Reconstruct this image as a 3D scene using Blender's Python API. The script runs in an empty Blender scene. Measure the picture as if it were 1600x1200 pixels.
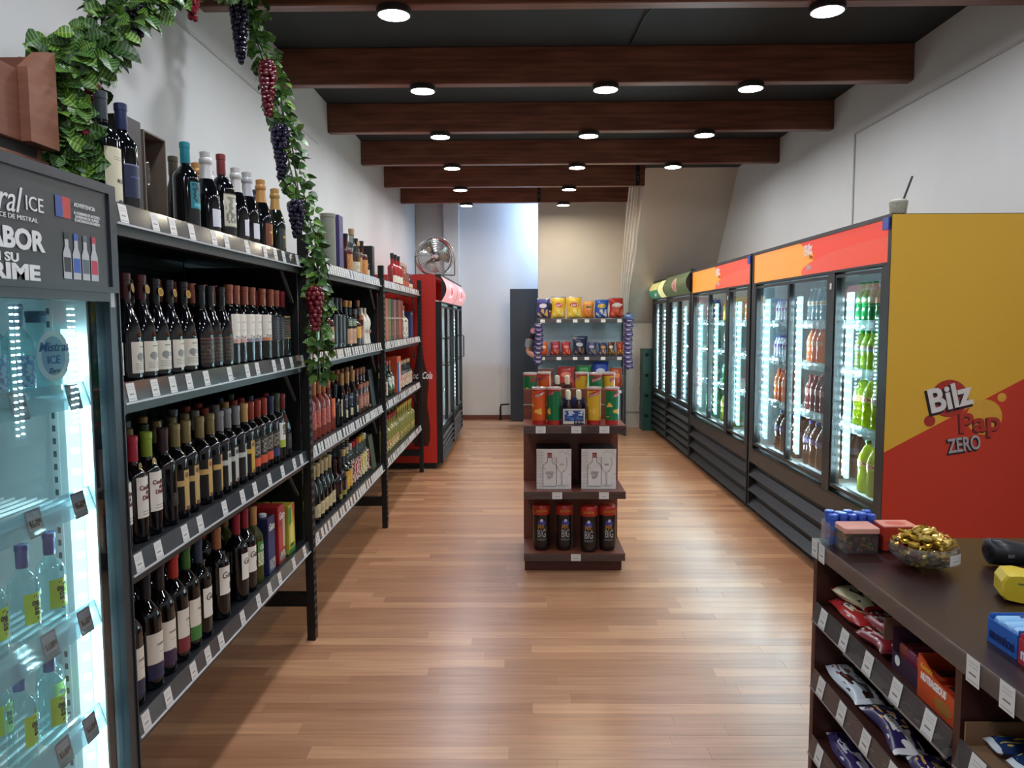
import bpy, math, random
from mathutils import Vector, Matrix, noise as mnoise
PI = math.pi
RND = random.Random(11)
sc = bpy.context.scene
COL = sc.collection

# ------------------------------------------------------------------ camera, world, exposure
F = 1195.0
pitch, yaw, roll = math.atan(100 / F), math.atan(15 / F), math.radians(0.22)
fw = Vector((-math.sin(yaw) * math.cos(pitch), math.cos(yaw) * math.cos(pitch), -math.sin(pitch)))
rt = Vector((math.cos(yaw), math.sin(yaw), 0)); up = rt.cross(fw)
r2 = rt * math.cos(roll) - up * math.sin(roll); u2 = rt * math.sin(roll) + up * math.cos(roll)
cd = bpy.data.cameras.new('camera'); cd.sensor_width = 36.0; cd.lens = F / 1600 * 36.0
cd.clip_start = 0.02; cd.clip_end = 100
cam = bpy.data.objects.new('camera', cd); COL.objects.link(cam)
cam.matrix_world = Matrix(((r2.x, u2.x, -fw.x, 0), (r2.y, u2.y, -fw.y, 0), (r2.z, u2.z, -fw.z, 1.55), (0, 0, 0, 1)))
sc.camera = cam
w = bpy.data.worlds.new('world'); sc.world = w; w.use_nodes = True
w.node_tree.nodes['Background'].inputs[0].default_value = (0.8, 0.9, 1.0, 1)
w.node_tree.nodes['Background'].inputs[1].default_value = 0.35
sc.view_settings.view_transform = 'Standard'; sc.view_settings.look = 'None'
sc.view_settings.gamma = 1.0; sc.view_settings.use_curve_mapping = False
sc.view_settings.exposure = EXPOSURE = 0.5
LAMP = 150.0        # ceiling lamp radiance
LED = 150.0          # cabinet LED radiance
sc.cycles.max_bounces = 7; sc.cycles.diffuse_bounces = 3; sc.cycles.glossy_bounces = 3
sc.cycles.transparent_max_bounces = 12; sc.cycles.transmission_bounces = 4
sc.cycles.sample_clamp_indirect = 4.0; sc.cycles.caustics_reflective = False; sc.cycles.caustics_refractive = False

# ------------------------------------------------------------------ helpers
def lin(h):
    if not isinstance(h, str): return (*h, 1.0)
    h = h.lstrip('#'); c = [int(h[i:i + 2], 16) / 255 for i in (0, 2, 4)]
    return tuple((x / 12.92 if x <= 0.04045 else ((x + 0.055) / 1.055) ** 2.4) for x in c) + (1.0,)

MATS = {}
def new_mat(name):
    m = bpy.data.materials.new(name); m.use_nodes = True
    nt = m.node_tree; return m, nt, nt.nodes['Principled BSDF']

def mat(col, rough=0.5, metal=0.0, spec=0.5, var=0.12, scale=30.0, emit=0.0, alpha=1.0, bump=0.0, stretch=None):
    key = (col, rough, metal, spec, var, scale, emit, alpha, bump, stretch)
    if key in MATS: return MATS[key]
    m, nt, b = new_mat('surface'); N, L = nt.nodes, nt.links
    c = lin(col)
    tc = N.new('ShaderNodeTexCoord'); nz = N.new('ShaderNodeTexNoise')
    nz.inputs['Scale'].default_value = scale; nz.inputs['Detail'].default_value = 3
    if stretch:
        mp = N.new('ShaderNodeMapping'); mp.inputs['Scale'].default_value = stretch
        L.new(tc.outputs['Object'], mp.inputs[0]); L.new(mp.outputs[0], nz.inputs['Vector'])
    else: L.new(tc.outputs['Object'], nz.inputs['Vector'])
    mx = N.new('ShaderNodeMix'); mx.data_type = 'RGBA'
    mx.inputs[6].default_value = tuple(x * (1 - var) for x in c[:3]) + (1,)
    mx.inputs[7].default_value = tuple(min(1, x * (1 + var)) for x in c[:3]) + (1,)
    L.new(nz.outputs['Fac'], mx.inputs[0]); L.new(mx.outputs[2], b.inputs['Base Color'])
    b.inputs['Roughness'].default_value = rough; b.inputs['Metallic'].default_value = metal
    b.inputs['Specular IOR Level'].default_value = spec
    if bump:
        bp = N.new('ShaderNodeBump'); bp.inputs['Strength'].default_value = bump; bp.inputs['Distance'].default_value = 0.003
        L.new(nz.outputs['Fac'], bp.inputs['Height']); L.new(bp.outputs[0], b.inputs['Normal'])
    if emit:
        L.new(mx.outputs[2], b.inputs['Emission Color']); b.inputs['Emission Strength'].default_value = emit
    b.inputs['Alpha'].default_value = alpha
    MATS[key] = m; return m

def emitter(col, s):
    key = ('em', col, s)
    if key in MATS: return MATS[key]
    m = bpy.data.materials.new('light_source'); m.use_nodes = True; nt = m.node_tree; nt.nodes.clear()
    e = nt.nodes.new('ShaderNodeEmission'); o = nt.nodes.new('ShaderNodeOutputMaterial')
    e.inputs[0].default_value = lin(col); e.inputs[1].default_value = s; nt.links.new(e.outputs[0], o.inputs[0])
    MATS[key] = m; return m

def glass(col='#f4fbfa', k=1.0, rough=0.0, body=0.0, bodycol='#ffffff'):
    """thin clear sheet: tinted see-through plus mirror reflection by angle, and optionally some milky body"""
    key = ('gl', col, k, rough, body, bodycol)
    if key in MATS: return MATS[key]
    m = bpy.data.materials.new('clear_sheet'); m.use_nodes = True; nt = m.node_tree; N, L = nt.nodes, nt.links; N.clear()
    t = N.new('ShaderNodeBsdfTransparent'); t.inputs[0].default_value = lin(col)
    g = N.new('ShaderNodeBsdfGlossy'); g.inputs['Roughness'].default_value = rough
    ge_ = N.new('ShaderNodeNewGeometry'); dt = N.new('ShaderNodeVectorMath'); dt.operation = 'DOT_PRODUCT'
    L.new(ge_.outputs['Normal'], dt.inputs[0]); L.new(ge_.outputs['Incoming'], dt.inputs[1])
    def mth(op, *xs):
        n = N.new('ShaderNodeMath'); n.operation = op; n.use_clamp = op == 'MULTIPLY_ADD'
        for i, x in enumerate(xs):
            if isinstance(x, (int, float)): n.inputs[i].default_value = x
            else: L.new(x, n.inputs[i])
        return n
    f = mth('POWER', mth('SUBTRACT', 1.0, mth('ABSOLUTE', dt.outputs['Value']).outputs[0]).outputs[0], 5.0)
    mu = mth('MULTIPLY_ADD', f.outputs[0], 0.96 * k, 0.04 * k)
    mx = N.new('ShaderNodeMixShader'); o = N.new('ShaderNodeOutputMaterial')
    L.new(mu.outputs[0], mx.inputs[0]); L.new(g.outputs[0], mx.inputs[2])
    if body:
        d = N.new('ShaderNodeBsdfDiffuse'); d.inputs[0].default_value = lin(bodycol)
        tl = N.new('ShaderNodeBsdfTranslucent'); tl.inputs[0].default_value = lin(bodycol)
        ad = N.new('ShaderNodeMixShader'); L.new(d.outputs[0], ad.inputs[1]); L.new(tl.outputs[0], ad.inputs[2])
        b2 = N.new('ShaderNodeMixShader'); b2.inputs[0].default_value = body
        L.new(t.outputs[0], b2.inputs[1]); L.new(ad.outputs[0], b2.inputs[2]); L.new(b2.outputs[0], mx.inputs[1])
    else: L.new(t.outputs[0], mx.inputs[1])
    L.new(mx.outputs[0], o.inputs[0]); MATS[key] = m; return m

def prnt(base, items, rough=0.45, metal=0.0, emit=0.0):
    """flat print on a UV-mapped face. items, painted in order:
    ('r',u0,u1,v0,v1,col) rectangle  ('d',u,v,ru,rv,col) ellipse  ('h',u0,u1,v0,v1,n,col) ruled lines
    ('n',scale,thr,col,u0,u1,v0,v1) blotches  ('s',a,b,c,col) half plane a*u+b*v>c"""
    key = ('pr', base, tuple(items), rough, metal, emit)
    if key in MATS: return MATS[key]
    m, nt, b = new_mat('print'); N, L = nt.nodes, nt.links
    uv = N.new('ShaderNodeUVMap'); sp = N.new('ShaderNodeSeparateXYZ'); L.new(uv.outputs[0], sp.inputs[0])
    U, V = sp.outputs[0], sp.outputs[1]
    def M(op, a, b_=None, c=None):
        n = N.new('ShaderNodeMath'); n.operation = op
        for i, x in enumerate((a, b_, c)):
            if x is None: continue
            if isinstance(x, (int, float)): n.inputs[i].default_value = x
            else: L.new(x, n.inputs[i])
        return n.outputs[0]
    def rect(u0, u1, v0, v1):
        return M('MULTIPLY', M('COMPARE', U, (u0 + u1) / 2, abs(u1 - u0) / 2), M('COMPARE', V, (v0 + v1) / 2, abs(v1 - v0) / 2))
    cur = None
    rgb = N.new('ShaderNodeRGB'); rgb.outputs[0].default_value = lin(base); cur = rgb.outputs[0]
    for it in items:
        k = it[0]
        if k == 'r': f = rect(*it[1:5]); c = it[5]
        elif k == 'd':
            a = M('POWER', M('DIVIDE', M('SUBTRACT', U, it[1]), it[3]), 2.0); d = M('POWER', M('DIVIDE', M('SUBTRACT', V, it[2]), it[4]), 2.0)
            f = M('LESS_THAN', M('ADD', a, d), 1.0); c = it[5]
        elif k == 'h':
            f = M('MULTIPLY', rect(*it[1:5]), M('LESS_THAN', M('FRACT', M('MULTIPLY', M('SUBTRACT', V, it[3]), it[5] / (it[4] - it[3]))), 0.45)); c = it[6]
        elif k == 'n':
            nz = N.new('ShaderNodeTexNoise'); nz.inputs['Scale'].default_value = it[1]; nz.inputs['Detail'].default_value = 1; L.new(uv.outputs[0], nz.inputs['Vector'])
            f = M('MULTIPLY', rect(*it[4:8]), M('GREATER_THAN', nz.outputs['Fac'], it[2])); c = it[3]
        elif k == 's': f = M('GREATER_THAN', M('ADD', M('MULTIPLY', U, it[1]), M('MULTIPLY', V, it[2])), it[3]); c = it[4]
        mx = N.new('ShaderNodeMix'); mx.data_type = 'RGBA'; L.new(f, mx.inputs[0]); L.new(cur, mx.inputs[6]); mx.inputs[7].default_value = lin(c); cur = mx.outputs[2]
    L.new(cur, b.inputs['Base Color']); b.inputs['Roughness'].default_value = rough; b.inputs['Metallic'].default_value = metal
    if emit: L.new(cur, b.inputs['Emission Color']); b.inputs['Emission Strength'].default_value = emit
    MATS[key] = m; return m

class MB:
    """collects faces for ONE mesh"""
    def __init__(s): s.v = []; s.f = []; s.m = []; s.uv = {}
    def add(s, vs, fs, m=0, uvs=None):
        b = len(s.v); s.v += [tuple(v) for v in vs]
        for i, f in enumerate(fs):
            if uvs: s.uv[len(s.f)] = [uvs[j] for j in f]
            s.f.append([j + b for j in f]); s.m.append(m)
        return s
    def box(s, x0, x1, y0, y1, z0, z1, m=0):
        v = [(x0, y0, z0), (x1, y0, z0), (x1, y1, z0), (x0, y1, z0), (x0, y0, z1), (x1, y0, z1), (x1, y1, z1), (x0, y1, z1)]
        return s.add(v, [(0, 3, 2, 1), (4, 5, 6, 7), (0, 1, 5, 4), (1, 2, 6, 5), (2, 3, 7, 6), (3, 0, 4, 7)], m)
    def cbox(s, x0, x1, y0, y1, z0, z1, b=0.003, m=0):
        """box with chamfered edges"""
        c = ((x0 + x1) / 2, (y0 + y1) / 2, (z0 + z1) / 2); h = ((x1 - x0) / 2, (y1 - y0) / 2, (z1 - z0) / 2)
        b = min(b, 0.45 * min(h)); vs = []; idx = {}
        for sx in (-1, 1):
            for sy in (-1, 1):
                for sz in (-1, 1):
                    for a in range(3):
                        p = [sx * (h[0] - b), sy * (h[1] - b), sz * (h[2] - b)]; p[a] = (sx, sy, sz)[a] * h[a]
                        idx[sx, sy, sz, a] = len(vs); vs.append((c[0] + p[0], c[1] + p[1], c[2] + p[2]))
        fs = []; nrm = []
        for a in range(3):
            o = [k for k in range(3) if k != a]
            for sg in (-1, 1):
                q = []
                for p, r in ((-1, -1), (1, -1), (1, 1), (-1, 1)):
                    t = [0, 0, 0]; t[a] = sg; t[o[0]] = p; t[o[1]] = r; q.append(idx[t[0], t[1], t[2], a])
                fs.append(q)
            for p in (-1, 1):
                for r in (-1, 1):
                    t1 = [0, 0, 0]; t1[o[0]] = p; t1[o[1]] = r; t2 = t1[:]; t1[a] = -1; t2[a] = 1
                    fs.append([idx[(*t1, o[0])], idx[(*t1, o[1])], idx[(*t2, o[1])], idx[(*t2, o[0])]])
        for sx in (-1, 1):
            for sy in (-1, 1):
                for sz in (-1, 1): fs.append([idx[sx, sy, sz, 0], idx[sx, sy, sz, 1], idx[sx, sy, sz, 2]])
        out = []
        for f in fs:
            p = [Vector(vs[i]) for i in f]; n = (p[1] - p[0]).cross(p[2] - p[0]); ce = sum(p, Vector()) / len(p) - Vector(c)
            out.append(f if n.dot(ce) > 0 else f[::-1])
        return s.add(vs, out, m)
    def lathe(s, prof, n=16, c=(0, 0, 0), m=0, a0=0.0, a1=2 * PI, mats=None, sq=0.0):
        """prof [(r,z)] turned about z; sq>0 squares the section off"""
        full = abs(a1 - a0 - 2 * PI) < 1e-6; k = n if full else n + 1; vs = []; fs = []; uvs = []
        for r, z in prof:
            for i in range(k):
                a = a0 + (a1 - a0) * i / n; q = 1.0
                if sq: q = 1 / max(abs(math.cos(a)), abs(math.sin(a))) * sq + 1 - sq
                vs.append((c[0] + r * q * math.cos(a), c[1] + r * q * math.sin(a), c[2] + z)); uvs.append((i / n, 0))
        ms = []
        for j in range(len(prof) - 1):
            for i in range(n):
                i2 = (i + 1) % k; q = [j * k + i, j * k + i2, (j + 1) * k + i2, (j + 1) * k + i]
                if prof[j][0] < 1e-6: q = [q[0], q[2], q[3]]
                elif prof[j + 1][0] < 1e-6: q = q[:3]
                fs.append(q); ms.append(mats[j] if mats else m)
        b = len(s.f); s.add(vs, fs)
        for i, x in enumerate(ms): s.m[b + i] = x
        return s
    def sheet(s, r, z0, z1, a, n=10, m=0, nz=1, c=(0, 0), thick=0.0):
        """curved label, centred on +X, u runs so that it reads properly from outside"""
        vs = []; uvs = []
        for j in range(nz + 1):
            for i in range(n + 1):
                t = -a + 2 * a * i / n
                vs.append((c[0] + r * math.cos(t), c[1] + r * math.sin(t), z0 + (z1 - z0) * j / nz)); uvs.append((i / n, j / nz))
        k = n + 1
        return s.add(vs, [(j * k + i, j * k + i + 1, (j + 1) * k + i + 1, (j + 1) * k + i) for j in range(nz) for i in range(n)], m, uvs)
    def tube(s, pts, r, n=6, m=0, cap=True):
        pts = [Vector(p) for p in pts]; rs = r if isinstance(r, (list, tuple)) else [r] * len(pts); vs = []; fs = []
        d0 = (pts[1] - pts[0]).normalized(); ref = Vector((0, 0, 1)) if abs(d0.z) < 0.9 else Vector((1, 0, 0))
        x = d0.cross(ref).normalized()
        for i, p in enumerate(pts):
            d = (pts[min(i + 1, len(pts) - 1)] - pts[max(i - 1, 0)]).normalized()
            x = (x - d * x.dot(d)).normalized(); y = d.cross(x)
            for k in range(n):
                a = 2 * PI * k / n; vs.append(p + (x * math.cos(a) + y * math.sin(a)) * rs[i])
        for i in range(len(pts) - 1):
            for k in range(n): k2 = (k + 1) % n; fs.append((i * n + k, i * n + k2, (i + 1) * n + k2, (i + 1) * n + k))
        if cap: fs.append(tuple(range(n))[::-1]); fs.append(tuple((len(pts) - 1) * n + k for k in range(n)))
        return s.add(vs, fs, m)
    def prism(s, poly, ax, t0, t1, m=0):
        """2-D outline (in the two other axes, in order) pushed along axis ax"""
        o = [k for k in range(3) if k != ax]; n = len(poly); vs = []
        for t in (t0, t1):
            for p in poly:
                q = [0, 0, 0]; q[ax] = t; q[o[0]] = p[0]; q[o[1]] = p[1]; vs.append(q)
        fs = [tuple(range(n)), tuple(range(n, 2 * n))[::-1]] + [(i, i + n, (i + 1) % n + n, (i + 1) % n) for i in range(n)]
        return s.add(vs, fs, m)
    def quad(s, a, b, c, d, m=0): return s.add([a, b, c, d], [(0, 1, 2, 3)], m, [(0, 0), (1, 0), (1, 1), (0, 1)])
    def disc(s, c, ex, ey, r, n=24, m=0, ry=None):
        c, ex, ey = Vector(c), Vector(ex), Vector(ey); ry = ry or r
        return s.add([c + ex * r * math.cos(2 * PI * i / n) + ey * ry * math.sin(2 * PI * i / n) for i in range(n)], [tuple(range(n))], m, [(0.5 + 0.5 * math.cos(2 * PI * i / n), 0.5 + 0.5 * math.sin(2 * PI * i / n)) for i in range(n)])
    def mesh(s, name, mats, smooth=False, off=(0, 0, 0)):
        me = bpy.data.meshes.new(name)
        me.from_pydata([(v[0] - off[0], v[1] - off[1], v[2] - off[2]) for v in s.v], [], s.f)
        for x in (mats if isinstance(mats, (list, tuple)) else [mats]): me.materials.append(x)
        me.polygons.foreach_set('material_index', s.m)
        if s.uv:
            ul = me.uv_layers.new(name='UVMap')
            for fi, uvs in s.uv.items():
                for li, q in zip(me.polygons[fi].loop_indices, uvs): ul.data[li].uv = q
        if smooth:
            me.polygons.foreach_set('use_smooth', [True] * len(s.f)); me.set_sharp_from_angle(angle=math.radians(smooth if smooth is not True else 40))
        me.update(); return me

OFF = {}
def put(name, me, parent=None, label=None, cat=None, group=None, kind=None, loc=None, rot=None):
    o = bpy.data.objects.new(name, me); COL.objects.link(o)
    if parent is not None: o.parent = parent
    if loc is not None: o.location = loc
    if rot is not None: o.rotation_euler = rot
    if label: o['label'] = label
    if cat: o['category'] = cat
    if group: o['group'] = group
    if kind: o['kind'] = kind
    return o
def thing(name, label, cat, loc=(0, 0, 0), rz=0.0, group=None, kind=None):
    o = put(name, None, None, label, cat, group, kind, loc, (0, 0, rz)); o.empty_display_size = 0.1
    OFF[o.name] = tuple(loc); return o
def part(name, mb, mats, parent, smooth=False, **k):
    """mesh given in world coordinates, linked under parent"""
    off = OFF[parent.name]; o = put(name, mb.mesh(name, mats, smooth, off), parent, **k); OFF[o.name] = off; return o
def solo(name, mb, mats, label, cat, smooth=False, group=None, kind=None, loc=(0, 0, 0)):
    o = put(name, mb.mesh(name, mats, smooth, loc), None, label, cat, group, kind, loc); OFF[o.name] = tuple(loc); return o
def struct(name, mb, mats, label, cat, smooth=False): return solo(name, mb, mats, label, cat, smooth, None, 'structure')

TXT = {}
def text_mesh(body, size, bold=0.0, shear=0.0, ext=0.0006, space=1.0):
    key = (body, size, bold, shear, ext, space)
    if key in TXT: return TXT[key]
    cu = bpy.data.curves.new('t', 'FONT'); cu.body = body; cu.size = size; cu.offset = bold; cu.shear = shear; cu.extrude = ext
    cu.align_x = 'CENTER'; cu.align_y = 'CENTER'; cu.resolution_u = 3; cu.space_character = space; cu.space_line = 0.85
    t = bpy.data.objects.new('t', cu); COL.objects.link(t); bpy.context.view_layer.update()
    me = bpy.data.meshes.new_from_object(t.evaluated_get(bpy.context.evaluated_depsgraph_get()))
    bpy.data.objects.remove(t); bpy.data.curves.remove(cu)
    TXT[key] = ([tuple(v.co) for v in me.vertices], [tuple(p.vertices) for p in me.polygons]); bpy.data.meshes.remove(me)
    return TXT[key]
def letters(parent, body, c, ex, ey, size, m, bold=0.0, shear=0.0, wid=None, tilt=0.0, name='lettering', space=1.0, flat=False):
    """raised print: centred on c, reading along ex, upright along ey (world coordinates)"""
    vs, fs = text_mesh(body, size, bold, shear, 0.0 if flat else 0.0006, space)
    c, ex, ey = Vector(c), Vector(ex).normalized(), Vector(ey).normalized(); n = ex.cross(ey)
    k = 1.0
    if wid: w_ = max(v[0] for v in vs) - min(v[0] for v in vs); k = wid / w_
    ct, st = math.cos(tilt), math.sin(tilt); mb = MB()
    mb.add([c + ex * (v[0] * k * ct - v[1] * st) + ey * (v[0] * k * st + v[1] * ct) + n * v[2] for v in vs], fs)
    return part(name, mb, m, parent)
def wrap_letters(body, size, r, zc, ac=0.0, bold=0.0, wid=None, shear=0.0, upright=True):
    """print bent round a bottle of radius r, centred at angle ac; returns MB in bottle coordinates"""
    vs, fs = text_mesh(body, size, bold, shear, 0.0003)
    k = 1.0
    if wid: w_ = max(v[0] for v in vs) - min(v[0] for v in vs); k = wid / w_
    mb = MB(); out = []
    for v in vs:
        x, y = (v[0] * k, v[1]) if upright else (v[1], -v[0] * k)
        a = ac + x / r; out.append(((r + 0.0004 + v[2]) * math.cos(a), (r + 0.0004 + v[2]) * math.sin(a), zc + y))
    return mb.add(out, fs)

ORD = 'first second third fourth fifth sixth seventh eighth ninth tenth eleventh twelfth thirteenth fourteenth fifteenth sixteenth seventeenth eighteenth nineteenth twentieth twenty-first twenty-second twenty-third twenty-fourth twenty-fifth twenty-sixth twenty-seventh twenty-eighth twenty-ninth thirtieth'.split()

BLACK = mat('#0c0e11', 0.4); BLACKM = mat('#0a0b0d', 0.5); WHITEP = mat('#e8e6e0', 0.5)
TAG = prnt('#d6d4cf', [('h', .15, .85, .62, .9, 2, '#bcbcbc'), ('h', .22, .75, .34, .5, 1, '#6f6f72'), ('h', .1, .9, .08, .2, 1, '#a5a5a8')], 0.4)
# ------------------------------------------------------------------ the room
XL, XR, YB, ZC = -1.62, 2.60, 11.90, 3.36
WALLM = mat('#d6d4cf', 0.75, 0, 0.2, 0.03, 6.0, bump=0.08)
TANM = mat('#d2c9bb', 0.75, 0, 0.2, 0.04, 5.0, bump=0.08)
struct('wall_left', MB().box(XL - 0.15, XL, -2.5, YB + 0.15, 0, ZC), WALLM, 'plain white plastered wall behind the bottle racks', 'wall')
struct('wall_right', MB().box(XR, XR + 0.15, -2.5, YB + 0.15, 0, ZC), WALLM, 'plain white plastered wall above the row of drinks fridges', 'wall')
struct('wall_back', MB().box(XL, XR, YB, YB + 0.15, 0, ZC), WALLM, 'white end wall of the recess at the far end', 'wall')
struct('wall_partition', MB().box(0.245, 1.50, 11.2, 11.32, 0, ZC), TANM, 'warm beige partition wall behind the snack rack', 'wall')
struct('wall_corner', MB().box(1.50, XR, 10.95, 11.32, 0, ZC), TANM, 'low beige wall under the slanted stair soffit', 'wall')
struct('wall_front', MB().box(XL, -0.7, -2.65, -2.5, 0, ZC).box(1.5, XR, -2.65, -2.5, 0, ZC).box(-0.7, 1.5, -2.65, -2.5, 2.3, ZC), WALLM, 'white street wall with the entrance opening', 'wall')
struct('soffit_slope', MB().prism([(9.36, 3.36), (10.95, 1.53), (10.95, 3.36)], 0, 1.50, XR), TANM, 'slanted underside of a stair above the far fridges', 'ceiling slope')
struct('ceiling', MB().box(XL - 0.15, XR + 0.15, -2.65, YB + 0.15, ZC, ZC + 0.1), mat('#393c3c', 0.7, 0, 0.2, 0.15, 4.0), 'dark charcoal painted ceiling between the wooden beams', 'ceiling')
struct('trim_1', MB().box(-1.17, -0.95, 11.72, YB, 0, ZC), WALLM, 'white pilaster on the end wall beside the red fridges', 'pilaster')
struct('baseboard_back', MB().cbox(-0.95, 0.245, 11.875, YB, 0, 0.07, 0.004), mat('#6b3c2b', 0.5), 'narrow brown wooden skirting along the end wall', 'baseboard')
struct('trim_2', MB().box(1.50, XR, 10.935, 10.95, 0.21, 0.235).box(1.50, XR, 10.94, 10.95, 1.50, 1.53), mat('#9a958c', 0.6), 'thin grey ledge lines on the low beige wall', 'trim')
struct('trim_3', MB().cbox(XR - 0.012, XR, 2.0, 6.12, 2.975, 2.99, 0.002).cbox(XR - 0.012, XR, 6.105, 6.12, 2.06, 2.975, 0.002), mat('#bdbbb6', 0.6), 'thin white cable cover on the wall above the fridges', 'cable cover')
struct('trim_4', MB().cbox(XL, XL + 0.012, 1.0, 6.2, 2.95, 2.965, 0.002), mat('#c9c7c2', 0.6), 'thin white cable cover high on the wall behind the garland', 'cable cover')
d1 = struct('door_1', MB().cbox(-0.171, 0.62, 11.62, 11.66, 0.015, 2.018, 0.003), mat('#34373b', 0.55, 0, 0.4, 0.1, 5), 'flat dark grey door leaf at the far end behind the snacks', 'door')
t = thing('wall_pipe', 'small bent black pipe low on the end wall beside the dark door', 'pipe', (-0.25, 11.8, 0))
part('pipe', MB().tube([(-0.33, 11.86, 0.012), (-0.33, 11.82, 0.20), (-0.32, 11.8, 0.24), (-0.19, 11.8, 0.25)], 0.014, 8), BLACKM, t, True)
part('pipe_flange', MB().lathe([(0, 0), (0.03, 0), (0.03, 0.012), (0, 0.012)], 12, (-0.33, 11.86, 0.0)), BLACKM, t)

# wires and pipes hanging along the stair edge
t = thing('pipe_bundle', 'bundle of thin white conduits running down the stair edge', 'conduits', (1.46, 10.4, 1.6))
for i in range(5):
    dx = -0.085 + 0.036 * i
    part('conduit', MB().tube([(1.455 + dx, 9.72 + 0.03 * i, 3.34), (1.44 + dx * 0.9, 10.05, 2.85 - 0.1 * i), (1.44 + dx * 0.7, 10.55, 2.2 - 0.05 * i), (1.45 + dx * 0.5, 10.88 - 0.02 * i, 1.56)], 0.012 + 0.003 * (i % 2), 7), mat('#dcd6ca', 0.5), t, True)

# floor: slab plus laminate strips laid across the aisle
m, nt, b = new_mat('laminate'); N, L = nt.nodes, nt.links
oi = N.new('ShaderNodeObjectInfo'); ge = N.new('ShaderNodeNewGeometry'); ad = N.new('ShaderNodeMath'); ad.operation = 'ADD'
fr = N.new('ShaderNodeMath'); fr.operation = 'FRACT'
L.new(oi.outputs['Random'], ad.inputs[0]); L.new(ge.outputs['Random Per Island'], ad.inputs[1]); L.new(ad.outputs[0], fr.inputs[0])
cr = N.new('ShaderNodeValToRGB'); e = cr.color_ramp.elements
e[0].color = lin('#a17152'); e[1].color = lin('#c59570')
for p, c in ((0.25, '#b18262'), (0.5, '#a87857'), (0.75, '#bb8a67')): x = e.new(p); x.color = lin(c)
L.new(fr.outputs[0], cr.inputs[0])
mp = N.new('ShaderNodeMapping'); mp.inputs['Scale'].default_value = (1.6, 28, 1); L.new(ge.outputs['Position'], mp.inputs[0])
nz = N.new('ShaderNodeTexNoise'); nz.inputs['Scale'].default_value = 1.6; nz.inputs['Detail'].default_value = 5; L.new(mp.outputs[0], nz.inputs[0])
mx = N.new('ShaderNodeMix'); mx.data_type = 'RGBA'; mx.blend_type = 'MULTIPLY'; mx.inputs[0].default_value = 0.5
c2 = N.new('ShaderNodeValToRGB'); c2.color_ramp.elements[0].position = 0.3; c2.color_ramp.elements[0].color = (0.62, 0.56, 0.5, 1); c2.color_ramp.elements[1].position = 0.62; c2.color_ramp.elements[1].color = (1.12, 1.1, 1.06, 1)
L.new(nz.outputs[0], c2.inputs[0]); L.new(cr.outputs[0], mx.inputs[6]); L.new(c2.outputs[0], mx.inputs[7]); L.new(mx.outputs[2], b.inputs['Base Color'])
b.inputs['Roughness'].default_value = 0.3; b.inputs['Specular IOR Level'].default_value = 0.5
LAM = m
floor = struct('floor', MB().box(XL - 0.15, XR + 0.15, -2.65, YB + 0.15, -0.1, -0.006), mat('#7a563c', 0.5), 'laminate floor of narrow light brown strips laid across the aisle', 'floor'); OFF[floor.name] = (0, 0, 0)
LENS = (0.72, 0.9, 1.08, 1.26); PW = 0.0795
PM = {}
for ln in LENS:
    PM[ln] = MB().cbox(0, ln - 0.0006, 0, PW - 0.0006, -0.006, 0, 0.0003).mesh('plank', LAM)
rest = MB(); npl = 0; rr = random.Random(5)
row = 0; y = -2.5
while y < YB:
    x = XL - rr.uniform(0, 0.9)
    while x < XR:
        ln = rr.choice(LENS)
        if y > 2.55 and npl < 300 and x + ln > -1.15 and x < 1.75:
            put('plank', PM[ln], floor, loc=(x, y, 0)); npl += 1
        else:
            a, c = max(x, XL), min(x + ln - 0.0012, XR)
            if c - a > 0.01: rest.box(a, c, y, min(y + PW - 0.0010, YB), -0.006, 0)
        x += ln
    y += PW; row += 1
part('planks_beyond', rest, LAM, floor, kind='stuff')

# wooden beams
m, nt, b = new_mat('stained_wood'); N, L = nt.nodes, nt.links
tc = N.new('ShaderNodeTexCoord'); mp = N.new('ShaderNodeMapping'); mp.inputs['Scale'].default_value = (1.0, 14, 14); L.new(tc.outputs['Object'], mp.inputs[0])
nz = N.new('ShaderNodeTexNoise'); nz.inputs['Scale'].default_value = 2.2; nz.inputs['Detail'].default_value = 6; L.new(mp.outputs[0], nz.inputs[0])
cr = N.new('ShaderNodeValToRGB'); cr.color_ramp.elements[0].position = 0.3; cr.color_ramp.elements[0].color = lin('#562f22'); cr.color_ramp.elements[1].position = 0.7; cr.color_ramp.elements[1].color = lin('#87543f')
vo = N.new('ShaderNodeTexVoronoi'); vo.inputs['Scale'].default_value = 3.1; L.new(tc.outputs['Object'], vo.inputs[0])
lt = N.new('ShaderNodeMath'); lt.operation = 'LESS_THAN'; lt.inputs[1].default_value = 0.07; L.new(vo.outputs['Distance'], lt.inputs[0])
mx = N.new('ShaderNodeMix'); mx.data_type = 'RGBA'; mx.inputs[7].default_value = lin('#2c130b'); L.new(lt.outputs[0], mx.inputs[0]); L.new(nz.outputs[0], cr.inputs[0]); L.new(cr.outputs[0], mx.inputs[6])
L.new(mx.outputs[2], b.inputs['Base Color']); b.inputs['Roughness'].default_value = 0.38
BEAM = m
BEAMS = [(-1.33, XR), (-0.01, XR), (1.31, XR), (2.63, XR), (3.95, XR), (5.24, XR), (6.54, XR), (7.88, XR), (9.19, 1.46), (10.43, 1.46)]
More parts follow.
